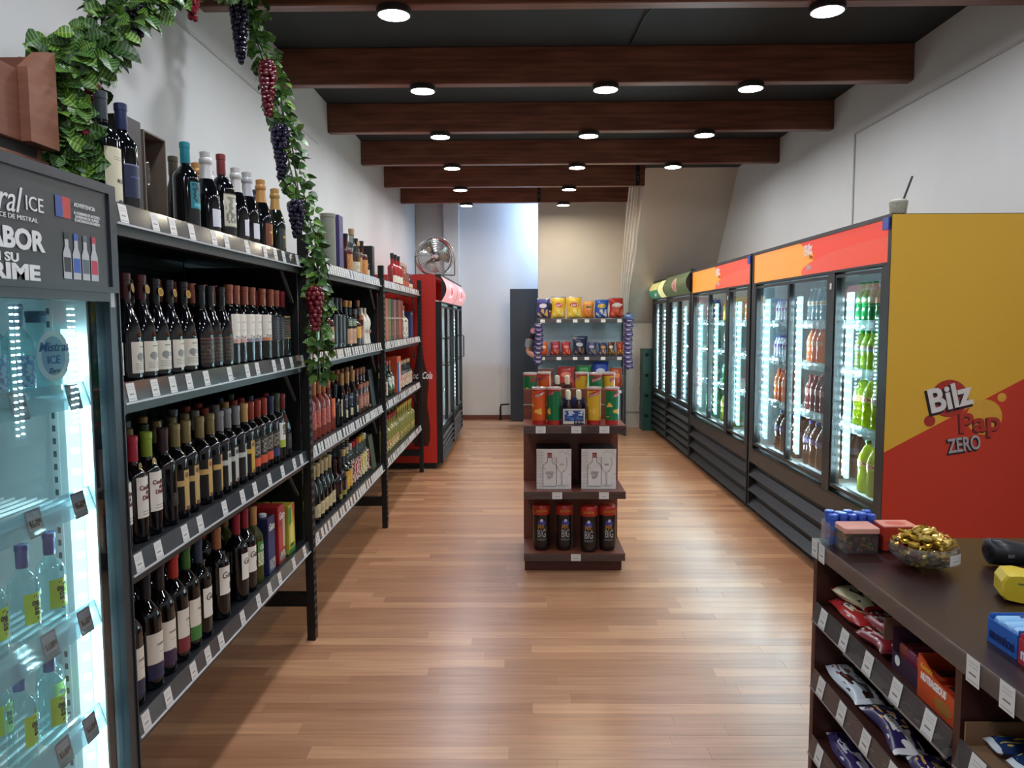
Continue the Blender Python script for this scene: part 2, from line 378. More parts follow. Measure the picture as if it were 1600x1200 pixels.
for i, (yb, x1) in enumerate(BEAMS):
    bm = MB().cbox(0, x1 - XL, 0, 0.085, 0, 0.24, 0.006)
    o = put('ceiling_beam', bm.mesh('ceiling_beam', BEAM), None, 'dark stained wooden ceiling beam, %s from the shop front' % ORD[i], 'beam', 'ceiling beams', 'structure', (XL, yb, 3.12))
    if i >= 8:
        xb = 1.375 if i == 8 else 0.24
        h = put('joist_hanger', MB().box(xb - XL - 0.022, xb - XL + 0.022, -0.004, 0.0, 0.005, 0.235).mesh('joist_hanger', BLACKM), o)
        for z in (0.07, 0.1, 0.15): put('bolt', MB().lathe([(0, 0.004), (0.006, 0.004), (0.006, 0)], 8).mesh('bolt', mat('#b9b9b9', 0.3, 0.9)), o, loc=(xb - XL, -0.004, z), rot=(PI / 2, 0, 0))
t = thing('junction_box', 'small black junction box on the ceiling behind a beam', 'junction box', (0.84, 4.25, 3.30))
part('box', MB().cbox(0.78, 0.9, 4.2, 4.32, 3.27, 3.359, 0.004), BLACKM, t); part('cable', MB().tube([(0.8, 4.3, 3.33), (0.74, 4.7, 3.345), (0.72, 5.2, 3.35)], 0.006, 6), BLACKM, t)

# round surface lamps on the beams
LCOL = ['#edf2ff', '#fff0d6', '#eef3ff']
lamp_house = MB().lathe([(0, 0.035), (0.086, 0.035), (0.088, 0.03), (0.088, 0.004), (0.083, 0.0), (0.078, 0.0), (0.078, 0.004)], 32).mesh('housing', mat('#2a2420', 0.5), 40)
lamp_disc = [MB().disc((0, 0, 0.003), (1, 0, 0), (0, -1, 0), 0.078, 32).mesh('diffuser', emitter(c, LAMP)) for c in LCOL]
COLW = ['the bottle side', 'the middle', 'the fridge side']
for i, (yb, x1) in enumerate(BEAMS):
    for k, x in enumerate((-0.66, 0.57, 1.54)):
        if k == 2 and i >= 8 or k == 1 and i in (0, 2, 4): continue
        if i in (1, 3) and k == 1: continue
        t = thing('ceiling_lamp', 'round ceiling lamp under the %s beam from the shop front, on %s' % (ORD[i], COLW[k]), 'ceiling lamp', (x - 0.02 * (i - 5) * (k == 0), yb + 0.05, 3.0845), 0, 'round ceiling lamps')
        put('housing', lamp_house, t); put('diffuser', lamp_disc[k], t)
t = thing('tube_lamp', 'cool white tube lamp in the recess behind the partition', 'tube lamp', (0.9, 11.42, 3.2))
part('fixture', MB().cbox(0.4, 1.3, 11.36, 11.44, 3.3, 3.36, 0.004), WHITEP, t); part('tube', MB().tube([(0.42, 11.4, 3.28), (1.28, 11.4, 3.28)], 0.016, 10), emitter('#a8ccff', 520.0), t)
# ------------------------------------------------------------------ bottle racks
SH = [1.845, 1.385, 0.93, 0.49]; SHN = ['top', 'second', 'third', 'bottom']
RACKY = [(1.93, 3.64), (3.64, 5.65), (5.65, 7.75)]; RACKN = ['first', 'second', 'third']
XF = -1.03
RAIL = glass('#8e969c', 1.5, 0.12, 0.4, '#8b949a')
slot = MB()
for j in range(2):
    for i in range(46): slot.box(0.0005, 0.0018, -0.018 + 0.022 * j - 0.004, -0.018 + 0.022 * j + 0.006, 0.06 + i * 0.04, 0.06 + i * 0.04 + 0.02)
SLOT = slot.mesh('slot_holes', mat('#050506', 0.9))
POST = MB().cbox(-0.04, 0, -0.025, 0.025, 0, 1.95, 0.002).mesh('post', mat('#161514', 0.4, 0.15))
TAGM = MB().quad((0, -0.021, -0.024), (0, 0.021, -0.024), (0, 0.021, 0.024), (0, -0.021, 0.024)).mesh('price_tag', TAG)
for ri, (y0, y1) in enumerate(RACKY):
    t = thing('bottle_rack', 'black metal rack of bottles, %s from the shop front' % RACKN[ri], 'rack', (-1.3, y0, 0), 0, 'black bottle racks along the wall')
    for yy in ((y0 + 0.03, y1) if ri == 0 else (y1,)):
        for xx, hh in ((-1.005, 1), (-1.575, 1)):
            if ri == 0 and yy < 2.2 and xx > -1.1: xx = -1.062
            p = put('post', POST, t, loc=(xx + 1.3, yy - 0.026 - y0, 0)); put('slot_holes', SLOT, p, kind='stuff'); p.scale.z = .93 if ri == 0 and yy < 2.2 else 1.0
        part('cross_bar', MB().box(-1.575, -1.045, yy - 0.05, yy - 0.015, 0.17, 0.235), BLACK, t)
    part('back_panel', MB().box(-1.618, -1.613, y0, y1 - 0.05, 0.42, 1.83), mat('#20262b', 0.6), t)
    if ri < 2: part('end_panel', MB().box(-1.575, -1.06, y1 - 0.012, y1 - 0.008, 0.46, 1.8), BLACKM, t)
    rt_ = random.Random(30 + ri)
    for si, z in enumerate(SH):
        s = part('shelf', MB().box(-1.612, XF, y0 + 0.002, y1 - 0.002, z - 0.022, z).box(XF - 0.035, XF, y0 + 0.002, y1 - 0.002, z - 0.075, z - 0.022).box(-1.612, -1.58, y0 + 0.002, y1 - 0.002, z - 0.075, z - 0.022), mat('#191c1f', 0.4, 0.1), t)
        part('price_rail', MB().prism([(XF + 0.001, z + 0.008), (XF + 0.010, z - 0.045), (XF + 0.013, z - 0.045), (XF + 0.004, z + 0.008)], 1, y0 + 0.01, y1 - 0.055), RAIL, s)
        part('rail_edge', MB().box(XF + 0.008, XF + 0.016, y0 + 0.01, y1 - 0.055, z - 0.049, z - 0.044), mat('#cfd3d6', 0.25), s)
        yy = y0 + 0.05
        while yy < y1 - 0.09:
            put('price_tag', TAGM, s, loc=(XF + 0.0095 + 1.3, yy - y0, z - 0.019), rot=(0, -0.17, 0))
            yy += rt_.choice([0.11, 0.13, 0.17, 0.2]) if ri == 0 else rt_.choice([0.05, 0.055, 0.07, 0.085])
        if si < 3:
            part('brace', MB().tube([(-1.075, y1 - 0.05, z - 0.21), (-1.075, y1 - 0.22, z - 0.05)], 0.009, 5), mat('#4a4e52', 0.3, 0.6), t)

# bottle profiles: (r,z) for unit height / radius
def prof(kind, h, r, nk=0.0145):
    if kind == 'bordeaux': P = [(0, .012), (.85, 0), (1, .018), (1, .58), (.97, .62), (.86, .655), (.64, .69), (.47, .72)]; n0 = .74
    elif kind == 'burgundy': P = [(0, .012), (.87, 0), (1, .018), (1, .40), (.95, .47), (.78, .56), (.58, .64), (.44, .70)]; n0 = .74
    elif kind == 'sparkling': P = [(0, .015), (.87, 0), (1, .018), (1, .42), (.93, .50), (.74, .59), (.52, .68)]; n0 = .74
    elif kind == 'liquor': P = [(0, .01), (.92, 0), (1, .015), (1, .56), (.96, .60), (.8, .63), (.5, .655)]; n0 = .68
    elif kind == 'squat': P = [(0, .01), (.92, 0), (1, .02), (1.02, .45), (1, .52), (.85, .60), (.55, .65)]; n0 = .69
    elif kind == 'vase': P = [(0, .01), (.85, 0), (.95, .02), (.8, .25), (.78, .38), (1, .56), (.92, .66), (.55, .78)]; n0 = .85
    elif kind == 'soda': P = [(0, .02), (.8, 0), (.97, .03), (1, .08), (1, .30), (.95, .36), (.95, .44), (1, .50), (1, .60), (.9, .70), (.62, .81), (.36, .90)]; n0 = .915
    p = [(a * r, z * h) for a, z in P]
    return p + [(nk, n0 * h)], n0
LABW = {}
TYPES = {}
def btype(key, kind, h, r, glassm, cap, look, label=None, captop=None, nk=0.0145, words=(), name='wine_bottle', cat='bottle', lab2=None, capz=None, sq=0.0, medal=None):
    TYPES[key] = dict(kind=kind, h=h, r=r, g=glassm, cap=cap, look=look, label=label, nk=nk, words=words, name=name, cat=cat, lab2=lab2, capz=capz, sq=sq, medal=medal, built=None)
def build_type(T):
    p, n0 = prof(T['kind'], T['h'], T['r'], T['nk']); h, r, nk = T['h'], T['r'], T['nk']
    body = MB().lathe(p + [(nk, h * 0.985), (0, h * 0.985)], 20, sq=T['sq']).mesh('glass', T['g'], 35)
    kids = []
    cz = (T['capz'] or (0.76 if T['kind'] not in ('liquor', 'squat', 'soda') else 0.86)) * h
    if T['kind'] == 'soda': cz = 0.935 * h
    if T['cap']:
        if T['kind'] == 'sparkling':
            q = [(r * 0.56, .67 * h), (nk + .006, .74 * h), (nk + .004, .84 * h), (nk + .008, .86 * h), (nk + .008, .9 * h), (nk + .004, .92 * h), (nk + .005, .985 * h), (nk * .6, h), (0, h)]
        else: q = [(nk + .0007, cz), (nk + .0012, cz + .002), (nk + .0012, h * .93), (nk + .0026, h * .935), (nk + .0026, h - .002), (nk, h), (0, h)]
        kids.append(('capsule', MB().lathe(q, 16).mesh('capsule', T['cap'], 35)))
    for lb in (T['label'], T['lab2']):
        if lb: kids.append(('label', MB().sheet(r * (1.0 + (0.16 if T['sq'] else 0)) + 0.0007, lb[0], lb[1], lb[2], 10).mesh('label', lb[3], True)))
    for wd in T['words']:
        body_, size, zc, m = wd[:4]
        kids.append(('lettering', wrap_letters(body_, size, r + 0.0009, zc, **(wd[4] if len(wd) > 4 else {})).mesh('lettering', m)))
    if T['medal']:
        kids.append(('medal', MB().disc((nk + 0.0075, 0, T['medal'][0] * h), (0, 1, 0), (-0.12, 0, 1), 0.013, 16).mesh('medal', T['medal'][1])))
    T['built'] = (body, kids)
def bottle(key, x, y, z, label, group=None, rz=0.0):
    T = TYPES[key]
    if T['built'] is None: build_type(T)
    o = put(T['name'], T['built'][0], None, label, T['cat'], group, None, (x, y, z + 0.0008), (0, 0, rz))
    for n, me in T['built'][1]: put(n, me, o)
    return o

DG = mat('#080a0e', 0.06, 0, 0.6, 0.1); DG2 = mat('#121a14', 0.06, 0, 0.6, 0.1); DGB = mat('#0f1626', 0.08, 0, 0.6)
CREAM = '#dcd6c4'
def foil(c): return mat(c, 0.38, 0.15)
L_seal = prnt(CREAM, [('d', .36, .52, .17, .13, '#8a8a86'), ('r', .5, 1, .46, .6, '#aeb0ac'), ('h', .12, .9, .12, .34, 4, '#a9a598'), ('r', .32, .62, .82, .86, '#8d867a'), ('r', .33, .5, .36, .38, '#3c3a38')])
def L_fig(c): return prnt('#e3ddcf', [('r', 0, 1, 0, .13, c), ('n', 14, .52, '#3b3431', .15, .9, .14, .25), ('h', .3, .7, .7, .78, 1, '#b9b3a4'), ('h', .3, .7, .42, .5, 1, '#c6c0b2')])
L_dark = prnt('#2a2522', [('h', 0, 1, .05, .95, 6, '#4b3a2e'), ('n', 9, .6, '#6d5a44', 0, 1, .2, .7), ('r', 0, 1, .95, 1, '#7b4a2c')])
L_gray = prnt('#2c2f31', [('h', .1, .9, .1, .9, 9, '#454a4d')])
L_gold = prnt('#272a22', [('r', 0, 1, .94, 1, '#b9a257'), ('r', 0, 1, 0, .05, '#b9a257'), ('r', 0, 1, .35, .62, '#6e2a2c'), ('h', 0, 1, .1, .9, 7, '#6e6a45')])
L_cdd = prnt('#e4dfd4', [('h', .2, .8, .06, .2, 2, '#b5a79c')])
def L_cross(c, seal): return prnt('#11110f', [('r', .36, .64, .02, .98, c), ('r', 0, 1, .60, .74, c), ('d', .5, .86, .1, .07, seal), ('r', .42, .6, 0, .1, '#6b3c30')], 0.4)
def L_band(c): return prnt('#1d1c1c', [('r', 0, 1, 0, .3, c), ('n', 11, .5, '#8b8073', .1, .95, .4, .9)])
L_20 = prnt('#e4e3da', [('r', 0, 1, 0, .3, '#a9b53a'), ('d', .5, .82, .2, .12, '#7a6f52')])
def L_wave(c): return prnt('#dcd5c6', [('n', 2.2, .42, c, 0, 1, 0, .34), ('r', 0, 1, 0, .22, c), ('h', .35, .75, .72, .8, 1, '#b3a897'), ('h', .4, .7, .55, .6, 1, '#b3a897')])
L_gato = prnt('#e6e1d6', [('r', .55, .8, .12, .38, '#5a3b2e')])
L_land = prnt('#cfcab4', [('n', 5, .5, '#8b8a80', .06, .94, .3, .9), ('n', 11, .48, '#77766c', .06, .94, .12, .4), ('r', 0, 1, 0, .03, '#6c6a5c'), ('r', 0, 1, .97, 1, '#6c6a5c')])
L_teal = prnt('#1a7f8a', [('n', 6, .5, '#123c46', .1, .9, .25, .95), ('r', .2, .8, .08, .2, '#5cb3bb')])
L_alta = prnt('#d9d2b4', [('n', 3, .45, '#3b3540', 0, .7, 0, .08), ('h', .25, .75, .78, .86, 2, '#b4ab8c')])
L_navy = prnt('#1c2448', [('r', 0, 1, .96, 1, '#7a80a0'), ('h', .2, .8, .6, .7, 1, '#47507e')])
L_white = prnt('#d9dbe2', [('h', .55, .95, .6, .66, 1, '#7d7f92')])
L_cava = prnt('#7d4327', [('r', .52, .68, .1, .95, '#d2a04c'), ('r', .3, .9, .55, .66, '#d2a04c')])
L_cavb = prnt('#2b332c', [('r', .52, .68, .1, .95, '#c9a24c'), ('r', .3, .9, .55, .66, '#c9a24c')])
INK = mat('#2a2226', 0.6); INKR = mat('#6e2f28', 0.6); WINK = mat('#e9e7e2', 0.5); GOLD = mat('#c9a24f', 0.3, 0.8)
MEDAL = prnt('#c7a557', [('d', .5, .5, .32, .32, '#9c7b36')], 0.3, 0.6)

btype('seal', 'burgundy', .292, .0395, DG, foil('#1f1a1d'), 'sloped dark bottle, cream label with grey seal', (.022, .108, 1.0, L_seal), medal=(.86, MEDAL))
btype('sealred', 'burgundy', .298, .0395, DG, foil('#4a1d24'), 'sloped dark bottle, maroon foil and round medal', (.022, .108, 1.0, L_seal), medal=(.86, MEDAL))
btype('darkb', 'burgundy', .288, .0395, DG, foil('#1a1b1d'), 'sloped dark bottle with brown-black label', (.022, .108, 1.1, L_dark))
btype('pink', 'bordeaux', .30, .037, DG, foil('#a05a45'), 'copper-capped bottle, cream label with pink base', (.082, .19, 1.05, L_fig('#c79a8c')))
btype('grey', 'bordeaux', .30, .037, DG, foil('#a05a45'), 'copper-capped bottle, cream label with grey base', (.082, .19, 1.05, L_fig('#8f8d96')))
btype('orange', 'bordeaux', .30, .037, DG, foil('#a86048'), 'copper-capped bottle, cream label with orange base', (.082, .19, 1.05, L_fig('#c98058')))
btype('greyd', 'bordeaux', .30, .037, DG, foil('#a86048'), 'copper-capped bottle with dark grey label', (.08, .18, 1.1, L_gray))
btype('redcap', 'bordeaux', .298, .037, DG, foil('#8e2330'), 'crimson-capped bottle with gold-lined dark label', (.085, .185, 1.1, L_gold))
btype('slim', 'burgundy', .275, .034, DG2, foil('#4d4836'), 'small dark bottle with a plain olive cap')
btype('cddr', 'bordeaux', .30, .037, DG, foil('#b02e44'), 'pink-red capped bottle with white blackletter label', (.07, .185, 1.0, L_cdd), words=(('Casillero\ndel\nDiablo', .017, .14, INKR, dict(bold=.0004)),), medal=(.70, MEDAL))
btype('cddg', 'bordeaux', .30, .037, DG, foil('#8fae3c'), 'lime-capped bottle with white blackletter label', (.07, .185, 1.0, L_cdd), words=(('Casillero\ndel\nDiablo', .017, .14, INKR, dict(bold=.0004)),), medal=(.70, MEDAL))
btype('plum', 'bordeaux', .298, .037, DG, foil('#3d2b34'), 'plum-capped black bottle with hardly any label', (.06, .1, .5, prnt('#141012', [('n', 8, .6, '#5a2f30', 0, 1, 0, 1)])))
btype('goldx', 'bordeaux', .298, .037, DG, foil('#8e8254'), 'black bottle with gold cross-shaped label', (.025, .155, 1.2, L_cross('#bfa063', '#7a5a2c')))
btype('goldr', 'bordeaux', .298, .037, DG, foil('#8a7c50'), 'black bottle, gold cross and red seal', (.025, .155, 1.2, L_cross('#c49f5c', '#a04a2c')))
btype('silverx', 'bordeaux', .298, .037, DG, foil('#8c8f92'), 'black bottle with silver cross-shaped label', (.025, .155, 1.2, L_cross('#b9bcb4', '#4c4c4a')))
btype('yelx', 'bordeaux', .298, .037, DG, foil('#c7a468'), 'tan-capped bottle with yellow cross label', (.025, .155, 1.2, L_cross('#c9a446', '#6f5a24')))
btype('bandr', 'bordeaux', .296, .037, DG, foil('#9c3a2c'), 'red-capped bottle, dark label with orange band', (.035, .15, 1.1, L_band('#d0532f')))
btype('bandb', 'bordeaux', .296, .037, DG, foil('#2c2f55'), 'blue-capped bottle, dark label with blue band', (.035, .15, 1.1, L_band('#2f3460')))
btype('twenty', 'bordeaux', .30, .037, DG2, foil('#3b4a30'), 'dark bottle with white numbered label', (.06, .17, 1.0, L_20), words=(('20', .03, .125, INK, dict(bold=.0006)),))
btype('burgr', 'burgundy', .29, .039, DG, foil('#7a2530'), 'sloped black bottle with dark red foil', (.04, .11, .8, prnt('#15171a', [('n', 7, .55, '#5b563c', .2, .8, .1, .9)])))
btype('burgb', 'burgundy', .29, .039, DG, foil('#16407c'), 'sloped black bottle with royal blue foil', (.04, .11, .8, prnt('#15171a', [('n', 7, .55, '#5b563c', .2, .8, .1, .9)])))
for k, c, cc in (('wnavy', '#27284a', '#20242f'), ('wpurple', '#3c2747', '#26212c'), ('wred', '#7a2a32', '#b3372f'), ('wgreen', '#3f7d3a', '#3c6e34')):
    btype(k, 'bordeaux', .345, .0415, DG, foil(cc), 'dark bottle, cream label with torn %s base' % {'wnavy': 'navy', 'wpurple': 'purple', 'wred': 'red', 'wgreen': 'green'}[k], (.03, .165, 1.05, L_wave(c)), words=(('CASILLA', .009, .13, mat('#9a8f80', .6)),))
btype('gatob', 'bordeaux', .335, .0415, DG, foil('#2c3d55'), 'blue-foiled dark bottle, white script label', (.07, .17, .95, L_gato), words=(('Gato', .032, .138, INK, dict(shear=.2)),))
btype('gatot', 'bordeaux', .33, .0415, DG, foil('#9c6a48'), 'tan-foiled dark bottle, white script label', (.09, .19, .95, L_gato), words=(('Gato', .032, .158, INK, dict(shear=.2)),))
btype('gator', 'bordeaux', .33, .0415, DG, foil('#8e1f30'), 'crimson-foiled dark bottle, white script label', (.08, .18, .95, L_gato), words=(('Gato', .032, .148, INK, dict(shear=.2)),))
WWG = glass('#c9cf8a', 1.0, 0.02, 0.25, '#9aa04c')
btype('gatow', 'bordeaux', .31, .037, WWG, foil('#b98b58'), 'clear white-wine bottle with green and white label', (.07, .17, .95, prnt('#cfd3b0', [('r', 0, 1, .55, 1, '#4c8a3c'), ('n', 9, .5, '#8f9a68', 0, 1, 0, .5)])), words=(('Gato', .028, .145, WINK, dict(shear=.2)),))
btype('alta', 'bordeaux', .30, .042, DG, foil('#3d434c'), 'tall grey-foiled bottle with large cream label', (.01, .155, 1.1, L_alta), words=(('ALTA', .014, .07, INK),))
btype('navy', 'bordeaux', .295, .039, DG, foil('#243056'), 'navy-foiled bottle with dark blue label', (.04, .13, 1.1, L_navy))
btype('teal', 'bordeaux', .285, .041, DG, foil('#1a8794'), 'dark bottle with teal foil and teal label', (.07, .155, .75, L_teal))
btype('maroon', 'bordeaux', .31, .047, DG, foil('#7c2d2c'), 'maroon-foiled bottle with landscape label', (.045, .165, .95, L_land))
btype('spwhite', 'sparkling', .29, .043, DG, foil('#c9c7c2'), 'sparkling bottle with white foil and white label', (.03, .09, .7, L_white))
btype('spsilver', 'sparkling', .295, .043, DG, foil('#aeb0b0'), 'sparkling bottle with silver foil and white label', (.03, .09, .7, L_white))
btype('spgold', 'sparkling', .295, .043, DG, foil('#b9864a'), 'copper-foiled sparkling bottle with brown label', (.02, .11, .8, L_cava))
btype('spgreen', 'sparkling', .29, .043, DG2, foil('#b08a48'), 'sparkling bottle with gold foil and green label', (.02, .11, .8, L_cavb))
btype('spblue', 'sparkling', .30, .044, DGB, foil('#22304a'), 'sparkling bottle with dark blue foil, grey label', (.04, .12, .8, prnt('#5b6478', [('h', .2, .8, .4, .6, 2, '#3a4150')])))

def min_gap(items, lo, hi):
    items = sorted(items, key=lambda a: a[0]); out = []; last = lo
    for y, k in items:
        r = TYPES[k]['r'] * (1.16 if TYPES[k]['sq'] else 1.02) + 0.0025
        y = max(y, last + r)
        if y + r > hi: break
        out.append((y, k)); last = y + r
    return out
ROWN = ['front', 'second', 'third', 'back']
RSH = ['first rack', 'second rack', 'third rack']
def shelf_row(ri, si, row, items, dx=0.094, x0=-1.093, jit=0.006):
    lo, hi = RACKY[ri][0] + 0.012, RACKY[ri][1] - 0.06
    for i, (y, k) in enumerate(min_gap(items, lo, hi)):
        rz = RND.uniform(-0.22, 0.22)
        bottle(k, x0 - dx * row + RND.uniform(-jit, jit) * 0.5, y, SH[si], '%s, %s in %s row, %s shelf, %s' % (TYPES[k]['look'], ORD[i], ROWN[row], SHN[si], RSH[ri]), 'bottles on the %s shelf of the %s' % (SHN[si], RSH[ri]), rz)

# --- first rack
S2 = [(2.0, 'sealred'), (2.107, 'sealred'), (2.19, 'sealred'), (2.272, 'seal'), (2.363, 'seal'), (2.471, 'seal'), (2.6, 'darkb'), (2.687, 'darkb'), (2.772, 'darkb'), (2.852, 'pink'), (2.93, 'pink'), (3.025, 'grey'), (3.105, 'grey'), (3.225, 'orange'), (3.325, 'greyd'), (3.405, 'greyd'), (3.483, 'redcap'), (3.56, 'redcap')]
shelf_row(0, 1, 0, S2)
shelf_row(0, 1, 1, [(2.02, 'seal'), (2.12, 'seal'), (2.22, 'darkb'), (2.32, 'seal'), (2.42, 'darkb'), (2.53, 'pink'), (2.64, 'orange'), (2.75, 'orange'), (2.86, 'pink'), (2.95, 'pink'), (3.04, 'grey'), (3.13, 'grey'), (3.24, 'orange'), (3.33, 'orange'), (3.42, 'redcap'), (3.53, 'slim')])
S3 = [(2.02, 'cddr'), (2.11, 'cddr'), (2.19, 'cddg'), (2.288, 'plum'), (2.372, 'goldx'), (2.45, 'goldx'), (2.56, 'goldr'), (2.637, 'goldr'), (2.72, 'silverx'), (2.798, 'silverx'), (2.885, 'silverx'), (2.963, 'yelx'), (3.042, 'bandr'), (3.12, 'bandr'), (3.197, 'bandr'), (3.274, 'bandb'), (3.352, 'twenty'), (3.45, 'burgr'), (3.545, 'burgb')]
shelf_row(0, 2, 0, S3)
shelf_row(0, 2, 1, [(2.06, 'cddg'), (2.17, 'plum'), (2.27, 'goldx'), (2.36, 'twenty'), (2.45, 'goldx'), (2.55, 'goldr'), (2.65, 'goldr'), (2.74, 'silverx'), (2.83, 'bandr'), (2.92, 'silverx'), (3.02, 'yelx'), (3.11, 'bandr'), (3.2, 'bandr'), (3.3, 'bandb'), (3.4, 'slim'), (3.5, 'burgr')])
shelf_row(0, 2, 2, [(2.1, 'slim'), (2.22, 'twenty'), (2.33, 'goldx'), (2.44, 'silverx'), (2.55, 'yelx'), (2.66, 'slim'), (2.77, 'silverx'), (2.88, 'bandr'), (2.99, 'bandr'), (3.1, 'slim'), (3.2, 'bandb'), (3.32, 'twenty'), (3.45, 'slim')])
S4 = [(2.03, 'wnavy'), (2.139, 'wnavy'), (2.228, 'wpurple'), (2.314, 'wred'), (2.402, 'wgreen'), (2.49, 'gatob'), (2.66, 'gatot'), (2.845, 'gator'), (2.935, 'gator'), (3.035, 'gatow')]
shelf_row(0, 3, 0, S4)
shelf_row(0, 3, 1, [(2.06, 'wnavy'), (2.16, 'wpurple'), (2.26, 'wred'), (2.36, 'wgreen'), (2.46, 'gatob'), (2.57, 'gatot'), (2.68, 'gator'), (2.79, 'gator'), (2.9, 'gatob'), (3.01, 'gatow')], dx=0.105)
S1 = [(2.03, 'alta'), (2.125, 'navy'), (2.535, 'teal'), (2.69, 'spwhite'), (2.835, 'maroon'), (2.97, 'spwhite'), (3.085, 'spsilver'), (3.25, 'spgold'), (3.44, 'spgreen'), (3.545, 'spblue')]
shelf_row(0, 0, 0, S1)
shelf_row(0, 0, 1, [(2.70, 'slim'), (2.9, 'spgold'), (3.02, 'spwhite'), (3.17, 'spsilver'), (3.3, 'spgold'), (3.42, 'spgold'), (3.53, 'spblue')], dx=0.12)
# gift boxes on the top shelf
zt = SH[0] + 0.001
o = solo('gift_box', MB().cbox(-1.26, -1.115, 2.18, 2.285, zt, zt + 0.285, 0.002), mat('#1a1418', 0.5), 'tall closed black gift box on the top shelf, first rack', 'gift box', loc=(-1.19, 2.24, zt))
part('crest', MB().disc((-1.1146, 2.245, zt + 0.1), (0, 1, 0), (0, 0, 1), 0.014, 16, ry=0.03), mat('#4a444a', 0.4, 0.5), o)
t = thing('open_gift_box', 'brown open gift box holding a wine glass, top shelf', 'gift box', (-1.19, 2.37, zt))
BRN = mat('#6a5b4d', 0.6)
part('box_shell', MB().box(-1.27, -1.265, 2.30, 2.44, zt, zt + 0.27).box(-1.265, -1.115, 2.30, 2.305, zt, zt + 0.27).box(-1.265, -1.115, 2.435, 2.44, zt, zt + 0.27).box(-1.265, -1.115, 2.305, 2.435, zt + 0.265, zt + 0.27).box(-1.265, -1.115, 2.305, 2.435, zt, zt + 0.005), BRN, t)
part('inlay', MB().box(-1.25, -1.19, 2.375, 2.433, zt + 0.006, zt + 0.26), mat('#2b211d', 0.6), t)
g = [(0, .006), (.026, .006), (.027, .009), (.005, .014), (.004, .075), (.012, .09), (.03, .115), (.034, .14), (.028, .185)]
solo('wine_glass', MB().lathe(g, 20, (-1.155, 2.345, zt)), glass('#f2f4f4', 1.6, 0, 0.06), 'clear stemmed wine glass inside the brown open gift box', 'wine glass', True, loc=(-1.155, 2.345, zt))
# cartons of wine on the bottom shelf
def carton(x, y, z, d, w_, h, m, label, group, top=True, word=None, wm=None, face=None):
    o = solo('wine_carton', MB().cbox(x - d, x, y, y + w_, z + 0.001, z + h, 0.002), m, label, 'carton', group=group, loc=(x - d / 2, y + w_ / 2, z + 0.001))
    if face: part('front_print', MB().quad((x + 0.0005, y, z + 0.002), (x + 0.0005, y + w_, z + 0.002), (x + 0.0005, y + w_, z + h), (x + 0.0005, y, z + h)), face, o)
    if top: part('screw_cap', MB().lathe([(.016, 0), (.016, .012), (.013, .014), (0, .014)], 14, (x - d * 0.35, y + w_ * 0.5, z + h)), WHITEP, o)
    if word: letters(o, word, (x + 0.001, y + w_ * 0.55, z + h * 0.82), (0, 1, 0), (0, 0, 1), w_ * 0.5, wm, shear=0.25, wid=w_ * 0.8, bold=0.0008)
    return o
NAVY = mat('#1c2350', 0.45); CRED = mat('#a02026', 0.45)
F_navy = prnt('#1f2a5e', [('r', .1, .9, .3, .62, '#2a356b'), ('r', .2, 1, .05, .24, '#b7b3ac'), ('n', 12, .5, '#6d6f7c', .1, .9, .02, .26)])
F_red = prnt('#a8242a', [('r', .15, .6, .25, .65, '#c0453c'), ('r', .2, 1, .05, .2, '#c9c2ba'), ('n', 9, .52, '#5a5f4c', 0, 1, 0, .2), ('r', .65, 1, .25, .75, '#b9b09a')])
F_yel = prnt('#c9b83a', [('s', 1, 1, 1.5, '#c4572c'), ('r', 0, .45, .6, .95, '#3d8f3a'), ('d', .5, .35, .3, .28, '#e3dc7c'), ('r', .2, .8, .12, .2, '#2c6a34'), ('r', 0, 1, 0, .09, '#2f8a3c')])
ys = 3.10
for i in range(2): carton(-1.055 - 0.11 * i, ys, SH[3], .1, .085, .24, NAVY, 'navy wine carton with white cap, %s of two on the bottom shelf' % ('front' if i == 0 else 'rear'), 'wine cartons', word='Gato' if i == 0 else None, wm=WINK, face=F_navy)
for i in range(2): carton(-1.055 - 0.11 * i, ys + 0.135, SH[3], .1, .09, .255, CRED, 'red wine carton, %s of two on the bottom shelf' % ('front' if i == 0 else 'rear'), 'wine cartons', top=False, word='Gato' if i == 0 else None, wm=WINK, face=F_red)
for i in range(2): carton(-1.055 - 0.11 * i, ys + 0.28, SH[3], .1, .09, .225, mat('#b7b43a', .45), 'yellow and green fruit-print carton, %s of two, bottom shelf' % ('front' if i == 0 else 'rear'), 'wine cartons', top=False, face=F_yel)

# --- second rack: spirits
def bt(key, kind, h, r, g, cap, look, label=None, **k): btype(key, kind, h, r, g, cap, look, label, name='liquor_bottle', **k)
AMB = mat('#3b1c10', 0.08, 0, 0.6, 0.2); ROSE = mat('#8a3a2e', 0.08, 0, 0.6, 0.2); CLR = glass('#dfe6e6', 1.5, 0.02, 0.12, '#9aa6a6'); PALE = mat('#8d8a4c', 0.12, 0, 0.6, 0.25); WHT = mat('#d8d2c4', 0.3)
bt('greenlab', 'squat', .23, .05, AMB, foil('#5a1f22'), 'squat brown bottle with large green label', (.015, .12, 1.2, prnt('#5d8a45', [('r', .1, .9, .1, .9, '#6f9a54'), ('r', 0, .12, 0, 1, '#d2c77a')])))
bt('brownlab', 'liquor', .27, .04, AMB, foil('#8e3a28'), 'brown bottle with cream and red label', (.03, .13, 1.1, prnt('#b9824f', [('r', 0, 1, .35, .7, '#dcd3bd'), ('r', 0, 1, 0, .3, '#8a3a2a')])))
bt('swirl', 'bordeaux', .30, .036, DG, foil('#26292c'), 'tall black bottle with grey swirl', (.03, .2, .9, prnt('#16181b', [('d', .35, .5, .08, .5, '#5a5f66'), ('d', .65, .62, .07, .36, '#4c5158')])))
